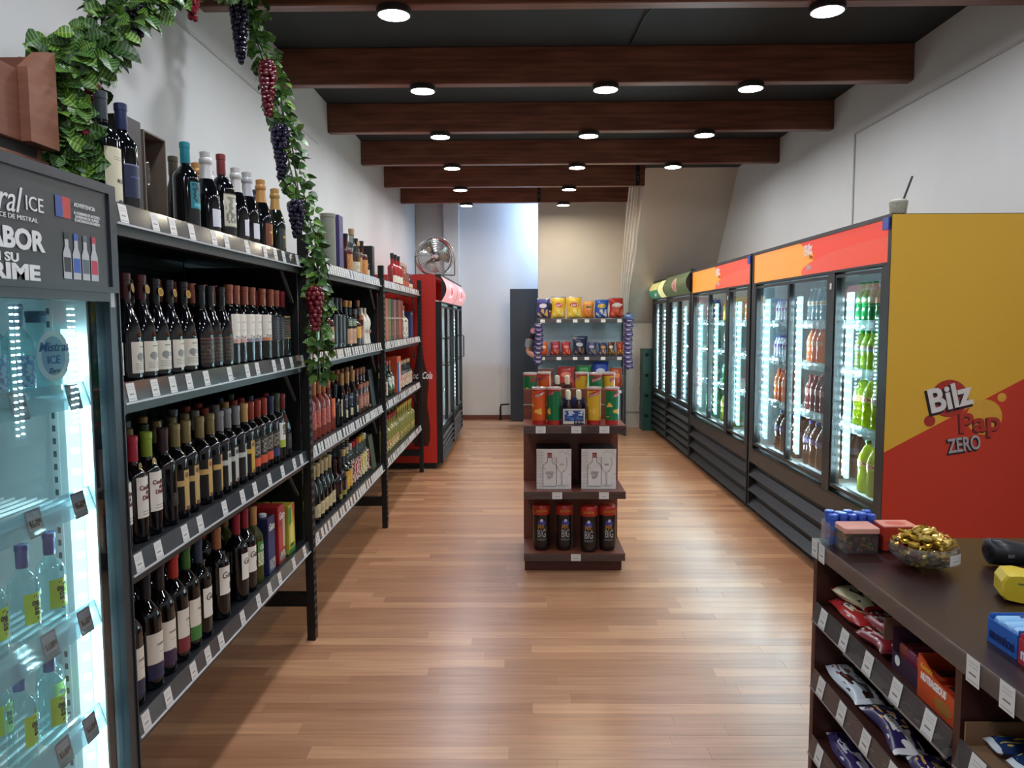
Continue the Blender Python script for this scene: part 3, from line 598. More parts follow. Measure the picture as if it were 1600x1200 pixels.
bt('peach', 'liquor', .29, .043, DG2, foil('#b98a48'), 'dark green bottle with peach square label', (.02, .115, 1.1, prnt('#c79a78', [('h', .2, .8, .3, .8, 4, '#a97c5c'), ('r', 0, 1, .97, 1, '#8b5f44')])), lab2=(.13, .17, .9, prnt('#4c6a5a', [('h', 0, 1, .1, .9, 3, '#9aa66c')])))
bt('yell', 'liquor', .24, .042, AMB, foil('#6b6f74'), 'short brown bottle with bright yellow label', (.05, .125, 1.1, prnt('#d0a02c', [('n', 6, .55, '#b5522c', .4, 1, 0, 1)])))
bt('copper', 'liquor', .30, .041, AMB, foil('#7c4a2c'), 'tall amber bottle with copper label', (.04, .13, 1.1, prnt('#8a4a36', [('h', .1, .9, .2, .8, 4, '#b9866a')])), lab2=(.17, .20, 1.1, prnt('#8f4d32', [])))
bt('ghost', 'vase', .255, .043, WHT, None, 'white ceramic bottle with a sculpted waist', (.08, .1, .4, prnt('#8c5a44', [])), nk=.012)
bt('rosewine', 'bordeaux', .30, .038, ROSE, foil('#b97a50'), 'rose bottle with tan foil and red label', (.06, .15, 1.0, prnt('#a4453a', [('n', 6, .5, '#c96a58', 0, 1, 0, 1)])))
bt('orangelab', 'liquor', .28, .041, mat('#7c2f20', .08, 0, .6), foil('#c05a30'), 'red-brown bottle with bright orange label', (.07, .18, .8, prnt('#d0632c', [('r', 0, 1, 0, .1, '#a8431f')])))
bt('darksq', 'squat', .25, .046, DG, foil('#1c1c1e'), 'squat black bottle with a narrow yellow label', (.06, .16, .4, prnt('#cfc38a', [('h', .2, .8, .1, .9, 6, '#9f9460')])))
bt('blackt', 'burgundy', .30, .037, DG, foil('#b98a58'), 'tan-capped black bottle with cream label', (.03, .075, .6, prnt('#cbb893', [('h', .2, .8, .2, .8, 3, '#9f8d6c')])), lab2=(.1, .17, .8, prnt('#23283c', [('r', 0, 1, .55, .65, '#8f96ad')])))
bt('pale', 'burgundy', .30, .037, DG, foil('#c3b689'), 'cream-capped bottle with zigzag label', (.03, .10, 1.2, prnt('#cfc295', [('s', 1, 1.2, 1.7, '#1a1518'), ('s', -1, 1.2, .9, '#1a1518'), ('h', .2, .8, .3, .6, 2, '#a99d74')])))
bt('purp', 'squat', .25, .045, mat('#24141c', .07, 0, .6), foil('#33211c'), 'squat purple-black bottle', (.02, .05, .8, prnt('#a98b3c', [('h', 0, 1, 0, 1, 2, '#5f7a3a')])))
bt('yellb', 'liquor', .27, .038, DG2, foil('#c9b98a'), 'green bottle with orange-yellow label', (.03, .14, 1.1, prnt('#cf9a2a', [('n', 7, .55, '#dcc257', 0, 1, 0, 1)])))
bt('wrw', 'liquor', .28, .037, CLR, foil('#c9c5bd'), 'clear bottle with red and white label', (.03, .17, 1.2, prnt('#dcd8d0', [('n', 5, .5, '#a83030', 0, 1, 0, 1), ('n', 8, .58, '#2f2a2a', 0, 1, 0, 1)])))
bt('wrr', 'liquor', .28, .037, CLR, foil('#b02a2c'), 'red-capped clear bottle with patterned label', (.03, .17, 1.2, prnt('#d6d2c8', [('n', 6, .5, '#b03a34', 0, 1, 0, 1)])))
bt('wry', 'liquor', .28, .037, CLR, foil('#c9a52c'), 'yellow-capped clear bottle with lemon label', (.03, .17, 1.2, prnt('#d9d6c2', [('n', 6, .5, '#c6b83a', 0, 1, 0, 1)])))
bt('whisky', 'squat', .30, .052, glass('#cfd5d2', 1.6, 0.02, 0.15, '#7c7f74'), mat('#b9956a', .6), 'stout corked whisky bottle with beige label', (.02, .085, 1.1, prnt('#cfc6ac', [('h', .2, .8, .3, .7, 3, '#9c937c'), ('r', .7, 1, .0, .4, '#a9713f')])), lab2=(.19, .215, .5, prnt('#b98a4c', [])), nk=.017)
bt('brandy', 'liquor', .25, .042, mat('#4a1d18', .08, 0, .6), foil('#1d1d20'), 'dark red bottle with orange parchment label', (.01, .12, 1.1, prnt('#b9783c', [('n', 7, .55, '#d39a58', 0, 1, 0, 1)])))
bt('smallw', 'liquor', .17, .033, mat('#3a1a24', .08, 0, .6), foil('#2a2440'), 'small purple bottle with cream label', (.02, .06, 1.1, prnt('#d2c8a8', [])))
shelf_row(1, 0, 0, [(4.86, 'brandy'), (5.03, 'whisky'), (5.15, 'brandy'), (5.32, 'brandy'), (5.44, 'smallw')], x0=-1.105)
shelf_row(1, 1, 0, [(3.86, 'greenlab'), (3.98, 'greenlab'), (4.10, 'greenlab'), (4.22, 'greenlab'), (4.33, 'brownlab'), (4.44, 'swirl'), (4.54, 'swirl'), (4.64, 'swirl'), (4.78, 'peach'), (4.89, 'peach'), (5.03, 'yell'), (5.14, 'copper'), (5.26, 'ghost'), (5.37, 'ghost')], x0=-1.1)
shelf_row(1, 1, 1, [(4.1, 'rosewine'), (4.25, 'rosewine'), (4.42, 'swirl'), (4.54, 'swirl'), (4.7, 'peach'), (4.85, 'peach'), (5.0, 'copper'), (5.12, 'copper')], x0=-1.1, dx=0.11)
shelf_row(1, 2, 0, [(3.9, 'rosewine'), (4.0, 'rosewine'), (4.10, 'rosewine'), (4.2, 'rosewine'), (4.31, 'orangelab'), (4.45, 'darksq'), (4.63, 'blackt'), (4.77, 'blackt'), (4.92, 'blackt'), (5.05, 'copper'), (5.16, 'copper'), (5.27, 'copper')], x0=-1.1)
shelf_row(1, 2, 1, [(4.05, 'blackt'), (4.2, 'blackt'), (4.35, 'blackt'), (4.5, 'blackt'), (4.62, 'blackt'), (4.74, 'blackt'), (4.86, 'blackt'), (4.98, 'blackt'), (5.1, 'copper'), (5.25, 'blackt'), (5.4, 'blackt')], x0=-1.1, dx=0.11)
shelf_row(1, 3, 0, [(3.95, 'pale'), (4.03, 'pale'), (4.115, 'pale'), (4.2, 'pale'), (4.285, 'pale'), (4.40, 'purp'), (4.52, 'purp'), (4.63, 'yellb'), (4.72, 'yellb'), (4.81, 'wrw'), (4.9, 'wrr'), (4.99, 'wrr'), (5.08, 'wry'), (5.17, 'wry'), (5.26, 'wrw')], x0=-1.1)
shelf_row(1, 3, 1, [(3.98, 'pale'), (4.1, 'pale'), (4.22, 'pale'), (4.35, 'purp'), (4.5, 'yellb'), (4.62, 'yellb'), (4.74, 'wrw'), (4.86, 'wrr'), (4.98, 'wrr'), (5.1, 'wry'), (5.22, 'wrw')], x0=-1.1, dx=0.11)
def box_on(name, x, y, z, d, w_, h, m, label, cat='box', face=None, group=None):
    o = solo(name, MB().cbox(x - d, x, y, y + w_, z + 0.001, z + h, 0.002), m, label, cat, group=group, loc=(x - d / 2, y + w_ / 2, z + 0.001))
    if face: part('front_print', MB().quad((x + .0005, y + .002, z + .003), (x + .0005, y + w_ - .002, z + .003), (x + .0005, y + w_ - .002, z + h - .002), (x + .0005, y + .002, z + h - .002)), face, o)
    return o
z1 = SH[0]
solo('gift_tube', MB().lathe([(0, .001), (.042, .001), (.042, .29), (.044, .29), (.044, .31), (0, .312)], 20, (-1.1, 4.40, z1)), mat('#7e8070', .5), 'grey-green cylindrical bottle tube on the top shelf', 'gift tube', 40, loc=(-1.1, 4.4, z1))
box_on('bottle_box', -1.06, 4.50, z1, .09, .1, .32, mat('#37305e', .5), 'tall purple bottle box beside the grey tube, top shelf', face=prnt('#3b3466', [('r', .2, .8, .4, .7, '#5c5284')]))
box_on('bottle_box', -1.17, 4.70, z1, .09, .1, .31, mat('#22302a', .5), 'tall dark green box behind the first spirits, top shelf')
box_on('bottle_box', -1.18, 4.90, z1, .09, .2, .325, mat('#33443a', .5), 'wide dark green box behind the corked whisky bottle')
box_on('bottle_box', -1.2, 5.30, z1, .15, .28, .255, mat('#2e2f45', .5), 'large slate blue box at the end of the top shelf', face=prnt('#23242f', []))
box_on('bottle_box', -1.06, 5.49, z1, .12, .08, .235, mat('#111216', .5), 'narrow black box in front of the slate blue box')
box_on('bottle_box', -1.36, 4.30, SH[1], .12, .42, .34, mat('#6d6a64', .6), 'wide grey carton at the back of the second shelf', face=prnt('#6b6862', [('r', .1, .95, .6, .9, '#8b877e')]))
box_on('bottle_box', -1.36, 4.85, SH[1], .12, .22, .31, mat('#55534f', .6), 'mid grey carton at the back of the second shelf')
box_on('bottle_box', -1.36, 5.20, SH[1], .12, .22, .29, mat('#4b4a47', .6), 'dark grey carton behind the white ceramic bottles')
o = solo('wedge_box', MB().prism([(-1.15, SH[2] + .001), (-1.06, SH[2] + .001), (-1.09, SH[2] + .27), (-1.12, SH[2] + .27)], 1, 5.40, 5.54), BLACKM, 'black tapering gift box at the end of the third shelf', 'gift box'); part('side_stripe', MB().box(-1.14, -1.07, 5.397, 5.3995, SH[2] + .01, SH[2] + .03), mat('#c9b98a', .5), o)
o = solo('wedge_box', MB().prism([(-1.15, SH[3] + .001), (-1.06, SH[3] + .001), (-1.09, SH[3] + .24), (-1.12, SH[3] + .24)], 1, 5.36, 5.5), mat('#3a3d22', .5), 'olive tapering gift box at the end of the bottom shelf', 'gift box'); part('side_stripe', MB().box(-1.14, -1.07, 5.357, 5.3595, SH[3] + .01, SH[3] + .03), mat('#c9c08a', .5), o)

# --- third rack
bt('redb', 'liquor', .28, .04, mat('#9c1f22', .15, 0, .6), mat('#16181c', .5), 'red bottle with black cap', (.03, .09, 1.2, prnt('#d9d2c0', [])), capz=.84)
bt('rosec', 'liquor', .24, .036, glass('#e6c3b8', 1.4, .02, .4, '#c98a7a'), foil('#c9a79c'), 'pale pink clear bottle', (.02, .07, 1.1, prnt('#b5543c', [])))
bt('mini', 'liquor', .16, .034, mat('#3d3450', .1, 0, .6), foil('#3a3d66'), 'short violet bottle with pale label', (.02, .06, 1.1, prnt('#d6cfb4', [])))
bt('deer', 'squat', .29, .047, mat('#16301c', .08, 0, .6), foil('#9c3a2c'), 'green bottle with white slanting label', (.05, .16, 1.1, prnt('#dfe6dc', [('s', 1, 1, 1.2, '#2c5a3a'), ('s', -1, -1, -.55, '#2c5a3a')])))
bt('cream', 'liquor', .25, .038, DG, foil('#b08a6a'), 'dark bottle with cream paper label', (.02, .13, 1.2, prnt('#cdbfa4', [('n', 7, .52, '#b0604c', 0, 1, 0, 1)])))
bt('pisco', 'liquor', .28, .042, PALE, foil('#9c2a26'), 'yellow-green bottle with red cap', (.02, .09, 1.2, prnt('#d6cfa0', [('n', 6, .5, '#a8632c', 0, 1, 0, 1)])))
bt('piscog', 'liquor', .29, .045, PALE, foil('#c2a24a'), 'yellow-green bottle with gold cap', (.02, .08, 1.2, prnt('#3a3a3c', [('n', 6, .5, '#c9b040', 0, 1, 0, 1)])))
bt('paint', 'squat', .30, .05, WHT, foil('#b0562c'), 'white bottle with painted flowers', (.01, .17, 1.3, prnt('#d6d0c0', [('n', 6, .55, '#4c6a3c', 0, 1, 0, 1), ('n', 8, .6, '#a8402c', 0, 1, 0, 1)])))
shelf_row(2, 0, 0, [(6.62, 'redb'), (6.78, 'redb'), (6.95, 'redb'), (7.1, 'rosec'), (7.24, 'rosec'), (7.36, 'rosec'), (7.5, 'mini'), (7.6, 'mini')], x0=-1.11)
shelf_row(2, 1, 0, [(6.98, 'paint'), (7.16, 'paint')], x0=-1.11)
cols = ['#8e4a3a', '#a85638', '#4f6a3c', '#3c2c2c', '#8a5a4c', '#4a2a2c', '#9c4630', '#6b3b34']
for i in range(8):
    box_on('bottle_box', -1.06, 5.86 + 0.127 * i, SH[1], .09, .118, .34, mat(cols[i], .5), 'tall %s bottle carton, %s in the row on the third rack' % (['brown', 'rust', 'green', 'black', 'tan', 'maroon', 'orange', 'dusky red'][i], ORD[i]), face=prnt(cols[i], [('r', 0, 1, .52, .56, '#a89c88'), ('n', 5, .55, '#b07a5a', .1, .9, .1, .45)]), group='bottle cartons on the third rack')
for i in range(2): box_on('bottle_box', -1.06 - 0.12 * i, 7.34, SH[1], .09, .14, .25 + .12 * i, mat('#26305c', .5), 'navy bottle carton at the end of the third rack, %s one' % ('front' if i == 0 else 'rear'), group='navy cartons', face=prnt('#2a3566', [('r', .2, .8, .88, .95, '#b06a3c')]))
shelf_row(2, 2, 0, [(6.1, 'cream'), (6.22, 'deer'), (6.36, 'deer'), (6.82, 'cream'), (6.93, 'cream'), (7.04, 'cream'), (7.15, 'cream'), (7.26, 'cream'), (7.37, 'cream'), (7.48, 'cream')], x0=-1.11)
shelf_row(2, 2, 1, [(6.1, 'deer'), (6.25, 'cream'), (6.4, 'pisco'), (6.55, 'cream'), (6.7, 'pisco'), (6.82, 'piscog'), (6.94, 'cream'), (7.06, 'cream'), (7.2, 'cream'), (7.34, 'redb'), (7.46, 'cream')], x0=-1.11, dx=.12)
o = box_on('bottle_box', -1.06, 6.5, SH[2], .1, .2, .31, mat('#c8502c', .5), 'orange-framed gift box with blue front on the third rack', face=prnt('#c8502c', [('r', 0, .55, 0, .85, '#234a86'), ('r', .5, .8, 0, .85, '#d8d8d6')]))
shelf_row(2, 3, 0, [(5.95, 'pisco'), (6.06, 'pisco'), (6.17, 'pisco'), (6.28, 'pisco'), (6.39, 'pisco'), (6.5, 'pisco'), (6.61, 'pisco'), (6.74, 'piscog'), (6.87, 'piscog'), (7.0, 'piscog'), (7.13, 'piscog'), (7.26, 'piscog'), (7.39, 'piscog'), (7.52, 'piscog')], x0=-1.11)
shelf_row(2, 3, 1, [(6.0, 'pisco'), (6.15, 'pisco'), (6.3, 'pisco'), (6.45, 'pisco'), (6.6, 'pisco'), (6.8, 'piscog'), (7.0, 'piscog'), (7.2, 'piscog'), (7.4, 'piscog')], x0=-1.11, dx=.12)
# ------------------------------------------------------------------ generic glass-door drinks cabinet
WHL = mat('#dfe9ea', 0.3, 0, 0.5, 0.03); CHAR = mat('#33363b', 0.45, 0.2); LENS_M = emitter('#b5e4f2', LED * 0.012); DOT = emitter('#d2f0fc', LED)
PANE = glass('#f3faf9', 1.0); PRAIL = glass('#dcefef', 1.2, 0.05, 0.3, '#e6f2f2'); WIRE = mat('#e6ecec', 0.35)
DARKTAG = prnt('#5b5560', [('r', .08, .92, .08, .92, '#8d8790'), ('h', .2, .8, .35, .6, 1, '#2e2b30'), ('h', .15, .85, .1, .22, 1, '#3a363c')])
def led_strip(parent, x, y, z0, z1, sx, sy, dotm=None):
    """upright LED bar; the diodes look towards (sx, sy)"""
    s = part('led_strip', MB().box(x - .011, x + .011, y - .011, y + .011, z0, z1), LENS_M, parent)
    d = MB(); z = z0 + 0.03
    while z < z1 - 0.02:
        d.box(x + sx * .011 - .0065, x + sx * .011 + .0065, y + sy * .011 - .0065, y + sy * .011 + .0065, z, z + .013); z += 0.052
    part('led_diodes', d, dotm or DOT, s, kind='stuff')
def cooler(name, label, group, xf, sg, y0, y1, zt, depth, doors, zdoor, hz, louvers, shelves, leds, outer, base=0.07, hdr=None, curved=False, handle=False, side=None, dframe=0.022, trim=BLACK, dotm=None):
    fx = lambda d: xf + sg * d
    def bx(mb, d0, d1, a, b, c, d, m=0):
        xs = sorted((fx(d0), fx(d1))); return mb.box(xs[0], xs[1], a, b, c, d, m)
    t = thing(name, label, 'fridge', (fx(depth / 2), (y0 + y1) / 2, 0), 0, group)
    th = 0.035; zd0, zd1 = zdoor
    q = MB(); bx(q, 0.06, depth, y0, y0 + th, base, zt - .002); bx(q, 0.06, depth, y1 - th, y1, base, zt - .002); bx(q, depth - th, depth, y0 + th, y1 - th, base, zt - .002)
    bx(q, 0.06, depth - th, y0 + th, y1 - th, zt - 0.04, zt - .002); bx(q, 0.06, depth - th, y0 + th, y1 - th, base, zd0 - 0.02)
    part('cabinet', q, outer, t)
    q = MB(); bx(q, .062, depth - th - .012, y0 + th, y0 + th + .008, zd0 - .018, hz[0] + .02); bx(q, .062, depth - th - .012, y1 - th - .008, y1 - th, zd0 - .018, hz[0] + .02)
    bx(q, depth - th - .012, depth - th - .002, y0 + th, y1 - th, zd0 - .018, hz[0] + .03); bx(q, .062, depth - th - .012, y0 + th, y1 - th, zd0 - .018, zd0 - .008); bx(q, .062, depth - th - .012, y0 + th, y1 - th, hz[0] + .02, hz[0] + .03)
    part('liner', q, WHL, t)
    # front frame round the doors
    q = MB(); ed = [y0] + [v for d in doors for v in d[:2]] + [y1]
    for k in range(0, len(ed), 2):
        if ed[k + 1] - ed[k] > 0.003: bx(q, 0.0, 0.06, ed[k], ed[k + 1], zd0 - 0.03, hz[0])
    bx(q, 0.0, 0.06, y0, y1, hz[0] - .002, hz[0] + 0.012); bx(q, 0.0, .06, y0, y1, zt - 0.022, zt); bx(q, 0.0, .06, y0, y1, zd0 - .04, zd0 - .0301)
    part('front_frame', q, trim, t)
    for a, b in [d[:2] for d in doors]:
        q = MB(); g = 0.002; w_ = dframe
        bx(q, .004, .04, a + g, a + g + w_, zd0, zd1); bx(q, .004, .04, b - g - w_, b - g, zd0, zd1); bx(q, .004, .04, a + g + w_, b - g - w_, zd1 - w_, zd1); bx(q, .004, .04, a + g + w_, b - g - w_, zd0, zd0 + w_ * 1.3)
        d = part('door', q, trim, t)
        q = MB(); bx(q, .019, .024, a + g + w_, b - g - w_, zd0 + w_ * 1.3, zd1 - w_); part('glass_pane', q, PANE, d)
        if handle: part('handle', MB().tube([(fx(.004), b - .05, 1.05), (fx(-.03), b - .05, 1.06), (fx(-.03), b - .05, 1.34), (fx(.004), b - .05, 1.35)], .009, 7), BLACKM, d, True)
    # grille
    q = MB(); bx(q, .045, .06, y0, y1, base, zd0 - .04); bx(q, .0, .045, y0, y0 + .02, base, zd0 - .04); bx(q, .0, .045, y1 - .02, y1, base, zd0 - .04); part('grille_panel', q, mat('#0d0e10', .6), t)
    ztop = zd0 - .045 - (.10 if louvers <= 3 else .02)
    if louvers <= 3:
        q = MB(); bx(q, .0, .045, y0 + .02, y1 - .02, ztop, zd0 - .042); part('kick_panel', q, mat('#2a2624', .4, .2), t)
    hgt = (ztop - base) / louvers
    for k in range(louvers):
        z = base + hgt * k
        part('louver', MB().prism([(fx(-.004), z + .012), (fx(.004), z + .004), (fx(.044), z + hgt * .5), (fx(.036), z + hgt * .56)], 1, y0 + .021, y1 - .021), mat('#2e2f31', .3, .3), t)
    q = MB(); bx(q, .08, depth - .05, y0 + .05, y1 - .05, 0, base); part('plinth', q, BLACKM, t)
    # header
    if hdr:
        hm = hdr
        if curved:
            n = 8; pts = [(fx(.0 - .055 * math.sin(PI * i / n)), hz[0] + .012 + (zt - .022 - hz[0] - .012) * i / n) for i in range(n + 1)]
            q = MB(); vs = []; uv = []
            for yy, u in ((y0 + .004, 0 if sg < 0 else 1), (y1 - .004, 1 if sg < 0 else 0)):
                for i, p in enumerate(pts): vs.append((p[0], yy, p[1])); uv.append((u, i / n))
            k = n + 1; q.add(vs, [(i, i + 1, k + i + 1, k + i) for i in range(n)], 0, uv)
            q.add([(p[0], y0 + .004, p[1]) for p in pts], [tuple(range(k))], 1); q.add([(p[0], y1 - .004, p[1]) for p in pts], [tuple(range(k))], 1)
            part('header_sign', q, [hm, trim], t)
        else:
            q = MB(); a, b = (y0, y1) if sg < 0 else (y1, y0); e_ = .03 if sg < 0 else -.03
            q.quad((fx(.006), a + e_, hz[0] + .012), (fx(.006), b - e_, hz[0] + .012), (fx(.006), b - e_, zt - .022), (fx(.006), a + e_, zt - .022)); part('header_sign', q, hm, t)
            q = MB(); bx(q, .008, .06, y0, y1, hz[0] + .012, zt - .022); bx(q, 0, .008, y0, y0 + .03, hz[0] + .012, zt - .022); bx(q, 0, .008, y1 - .03, y1, hz[0] + .012, zt - .022); part('header_box', q, trim, t)
    # shelves
    for z in shelves:
        q = MB(); n = int((depth - .2) / .03)
        for k in range(n): bx(q, .11 + k * .03, .114 + k * .03, y0 + .05, y1 - .05, z - .008, z)
        bx(q, .10, .108, y0 + .05, y1 - .05, z - .012, z); bx(q, depth * .55, depth * .55 + .006, y0 + .05, y1 - .05, z - .014, z - .008); bx(q, depth - .09, depth - .084, y0 + .05, y1 - .05, z - .012, z)
        s = part('shelf', q, WIRE, t)
        q = MB(); bx(q, .092, .095, y0 + .055, y1 - .055, z - .035, z + .022); part('price_rail', q, PRAIL, s)
        rr = random.Random(int(z * 100) + int(y0 * 10)); yy = y0 + .11
        while yy < y1 - .12:
            a, b = (yy, yy + .042) if sg < 0 else (yy + .042, yy)
            part('price_tag', MB().quad((fx(.0905), a, z - .03), (fx(.0905), b, z - .03), (fx(.0905), b, z + .016), (fx(.0905), a, z + .016)), DARKTAG, s); yy += rr.choice([.1, .13, .19, .24])
    for (yy, d) in leds: led_strip(t, fx(d), yy, zd0 + .06, zd1 - .1, -sg, -1, dotm)
    return t

# ------------------------------------------------------------------ near fridge with the clear bottles
NF = cooler('drinks_fridge', 'black upright fridge of clear bottles beside the first rack', None, -1.0, -1, 1.12, 1.905, 1.88, .60, [(1.125, 1.9)], (.10, 1.632), (1.622, 1.84), 1, [], [(1.845, .10), (1.18, .10)], CHAR, hdr=mat('#2c2e31', .4), trim=mat('#2b3036', .4, .2), dframe=.034, dotm=emitter('#c4ecfa', LED * .4))
ey, ez = (0, 1, 0), (0, 0, 1); LW = mat('#e4e6e4', .5); xh = -1.0045
letters(NF, 'Mistral', (xh, 1.452, 1.79), ey, ez, .075, LW, shear=.35, wid=.19); letters(NF, 'ICE', (xh, 1.592, 1.79), ey, ez, .042, LW)
letters(NF, 'PREMIUM ICE DE MISTRAL', (xh, 1.50, 1.758), ey, ez, .013, LW, wid=.20)
letters(NF, 'SABOR', (xh, 1.515, 1.714), ey, ez, .056, LW, bold=.0022, wid=.205); letters(NF, 'EN SU', (xh, 1.483, 1.677), ey, ez, .024, LW, bold=.0008, wid=.098)
letters(NF, 'PRIME', (xh, 1.505, 1.648), ey, ez, .044, LW, bold=.002, wid=.185)
part('warning_blue', MB().quad((xh, 1.664, 1.778), (xh, 1.690, 1.778), (xh, 1.690, 1.824), (xh, 1.664, 1.824)), mat('#2f4a94', .5), NF)
part('warning_red', MB().quad((xh, 1.690, 1.778), (xh, 1.719, 1.778), (xh, 1.719, 1.824), (xh, 1.690, 1.824)), mat('#c2392f', .5), NF)
letters(NF, 'ADVERTENCIA', (xh, 1.776, 1.812), ey, ez, .0135, LW, wid=.085)
letters(NF, 'EL CONSUMO DE ALCOHOL\nEN MENORES DE 18 ANOS\nSE ENCUENTRA PROHIBIDO', (xh, 1.785, 1.786), ey, ez, .0095, LW, wid=.105)
for k, c in enumerate(('#1d1d22', '#2b57b0', '#5a6470', '#c22e4c')):
    yb = 1.698 + .036 * k
    part('pictured_bottle', MB().add([(xh, yb + dx, z) for dx, z in ((-.015, 1.645), (.015, 1.645), (.015, 1.7), (.007, 1.716), (.007, 1.745), (-.007, 1.745), (-.007, 1.716), (-.015, 1.7))], [tuple(range(8))]), mat('#b9bcc0', .4), NF)
    part('pictured_label', MB().quad((xh + .0003, yb - .013, 1.66), (xh + .0003, yb + .013, 1.66), (xh + .0003, yb + .013, 1.692), (xh + .0003, yb - .013, 1.692)), mat(c, .5), NF)
    part('pictured_cap', MB().quad((xh + .0003, yb - .008, 1.732), (xh + .0003, yb + .008, 1.732), (xh + .0003, yb + .008, 1.747), (xh + .0003, yb - .008, 1.747)), mat(c, .5), NF)
NSH = [1.375, 1.115, .825, .555, .27]
PRICE = ['$1.390', '$1.290', '$1.000', '$1.000', '$1.000']
for i, z in enumerate(NSH):
    q = MB()
    for k in range(16): q.box(-1.10 - k * .028, -1.096 - k * .028, 1.16, 1.862, z - .007, z)
    for xx in (-1.09, -1.3, -1.53): q.box(xx - .006, xx, 1.16, 1.862, z - .014, z - .007)
    s = part('shelf', q, WIRE, NF)
    part('price_rail', MB().prism([(-1.082, z + .028), (-1.064, z - .03), (-1.060, z - .03), (-1.078, z + .028)], 1, 1.16, 1.862), glass('#dcecf0', 1.3, .04, .3, '#cfe2e8'), s)
    for yy in (1.60 + .03 * i, 1.80):
        tg = part('price_tag', MB().quad((-1.0605, yy - .027, z - .034), (-1.0605, yy + .027, z - .034), (-1.0725, yy + .027, z + .026), (-1.0725, yy - .027, z + .026)), DARKTAG, s)
        letters(s, PRICE[i], (-1.0645, yy, z - .002), ey, (-.2, 0, 1), .015, INK, name='price')
part('rear_track', MB().box(-1.165, -1.145, 1.8585, 1.8615, .3, 1.6), WIRE, NF)
tk = MB()
for k in range(40): tk.box(-1.159, -1.151, 1.8578, 1.8584, .32 + k * .032, .335 + k * .032)
part('track_slots', tk, mat('#5a6a70', .6), NF, kind='stuff')
part('door_sticker', MB().quad((-1.0035, 1.868, 1.585), (-1.0035, 1.886, 1.585), (-1.0035, 1.886, 1.625), (-1.0035, 1.868, 1.625)), mat('#b9bdb6', .5), NF)
CG = glass('#dff3f4', 1.3, 0.0, 0.10, '#a9d4da'); LIME = prnt('#b4cc3c', [('n', 7, .56, '#2c3420', .35, .9, .1, .9)])
btype('lime', 'bordeaux', .225, .031, CG, mat('#2c4f8a', .4), 'clear bottle with lime green label', (.045, .115, .95, LIME), nk=.012, name='glass_bottle', words=(('gus', .026, .08, mat('#27301c', .6), dict(upright=False, bold=.0006)),))
btype('bluec', 'bordeaux', .215, .032, CG, mat('#4a7aa8', .4), 'clear bottle with pale blue label', (.03, .1, .95, prnt('#8fc3dc', [('n', 6, .5, '#5a8fc0', 0, 1, 0, 1)])), nk=.012, name='glass_bottle')
btype('stout', 'squat', .20, .05, CG, mat('#3a5f7a', .4), 'wide clear bottle with round frosted label', None, nk=.02, name='glass_bottle')
def nfb(k, x, y, si, what): bottle(k, x, y, NSH[si], '%s, %s in the near fridge' % (TYPES[k]['look'], what), 'bottles in the near fridge', RND.uniform(-.2, .2))
ob = None
nfb('stout', -1.142, 1.79, 0, 'on its top shelf')
part_ = bpy.data.objects['glass_bottle']
q = MB(); q.disc((.0525, 0, .095), (0, 1, 0), (0, 0, 1), .042, 28, ry=.06); put('round_label', q.mesh('round_label', prnt('#cfeaf6', [('d', .5, .5, .36, .38, '#86b7d8')], .4)), part_)
for wd, zc, sz in (('Mistral', .115, .03), ('ICE', .085, .026), ('Zero', .06, .016)):
    vs, fs = text_mesh(wd, sz, 0.0004, .3 if wd != 'ICE' else 0, .0004); put('lettering', MB().add([(.0532 + v[2], v[0] * .9, zc + v[1]) for v in vs], fs).mesh('lettering', mat('#2f6aa6', .5)), part_)
part_.rotation_euler.z = -0.35
for i, y in enumerate((1.695, 1.62, 1.545)): nfb('bluec', -1.125 - .01 * i, y, 0, '%s on its top shelf' % ORD[i])
for i, (x, y) in enumerate(((-1.13, 1.775), (-1.13, 1.675), (-1.14, 1.58))): nfb('lime', x, y, 2, '%s along its third shelf' % ORD[i])
for i, (x, y) in enumerate(((-1.16, 1.80), (-1.12, 1.735), (-1.13, 1.64), (-1.22, 1.69))): nfb('lime', x, y, 3, '%s along its fourth shelf' % ORD[i])

# wooden crate on the fridge
t = thing('wooden_crate', 'reddish brown slatted wooden crate on top of the near fridge', 'crate', (-1.35, 1.7, 1.8815)); CW = mat('#7d4f3c', .6, 0, .3, .25, 6, stretch=(4, 1, 12))
zc = 1.8815
part('slat', MB().cbox(-1.165, -1.15, 1.3, 1.89, zc, zc + .055, .002), CW, t); part('slat', MB().cbox(-1.165, -1.15, 1.3, 1.89, zc + .083, zc + .245, .002), CW, t)
part('slat', MB().cbox(-1.545, -1.53, 1.3, 1.89, zc, zc + .245, .002), CW, t); part('bottom', MB().box(-1.53, -1.165, 1.3, 1.89, zc, zc + .012), CW, t)
part('end_panel', MB().cbox(-1.53, -1.166, 1.31, 1.325, zc + .012, zc + .245, .002), CW, t); part('end_panel', MB().cbox(-1.53, -1.166, 1.872, 1.888, zc + .012, zc + .30, .002), CW, t)
part('corner_post', MB().prism([(1.785, zc + .083), (1.893, zc + .083), (1.893, zc + .315), (1.842, zc + .30), (1.785, zc + .25)], 0, -1.149, -1.125), mat('#8d5e48', .6, 0, .3, .25, 6, stretch=(4, 1, 12)), t)
part('gap_shade', MB().box(-1.53, -1.167, 1.326, 1.87, zc + .0125, zc + .09), mat('#241a17', .7), t)  # near-black block standing in for the shade seen through the slat gap

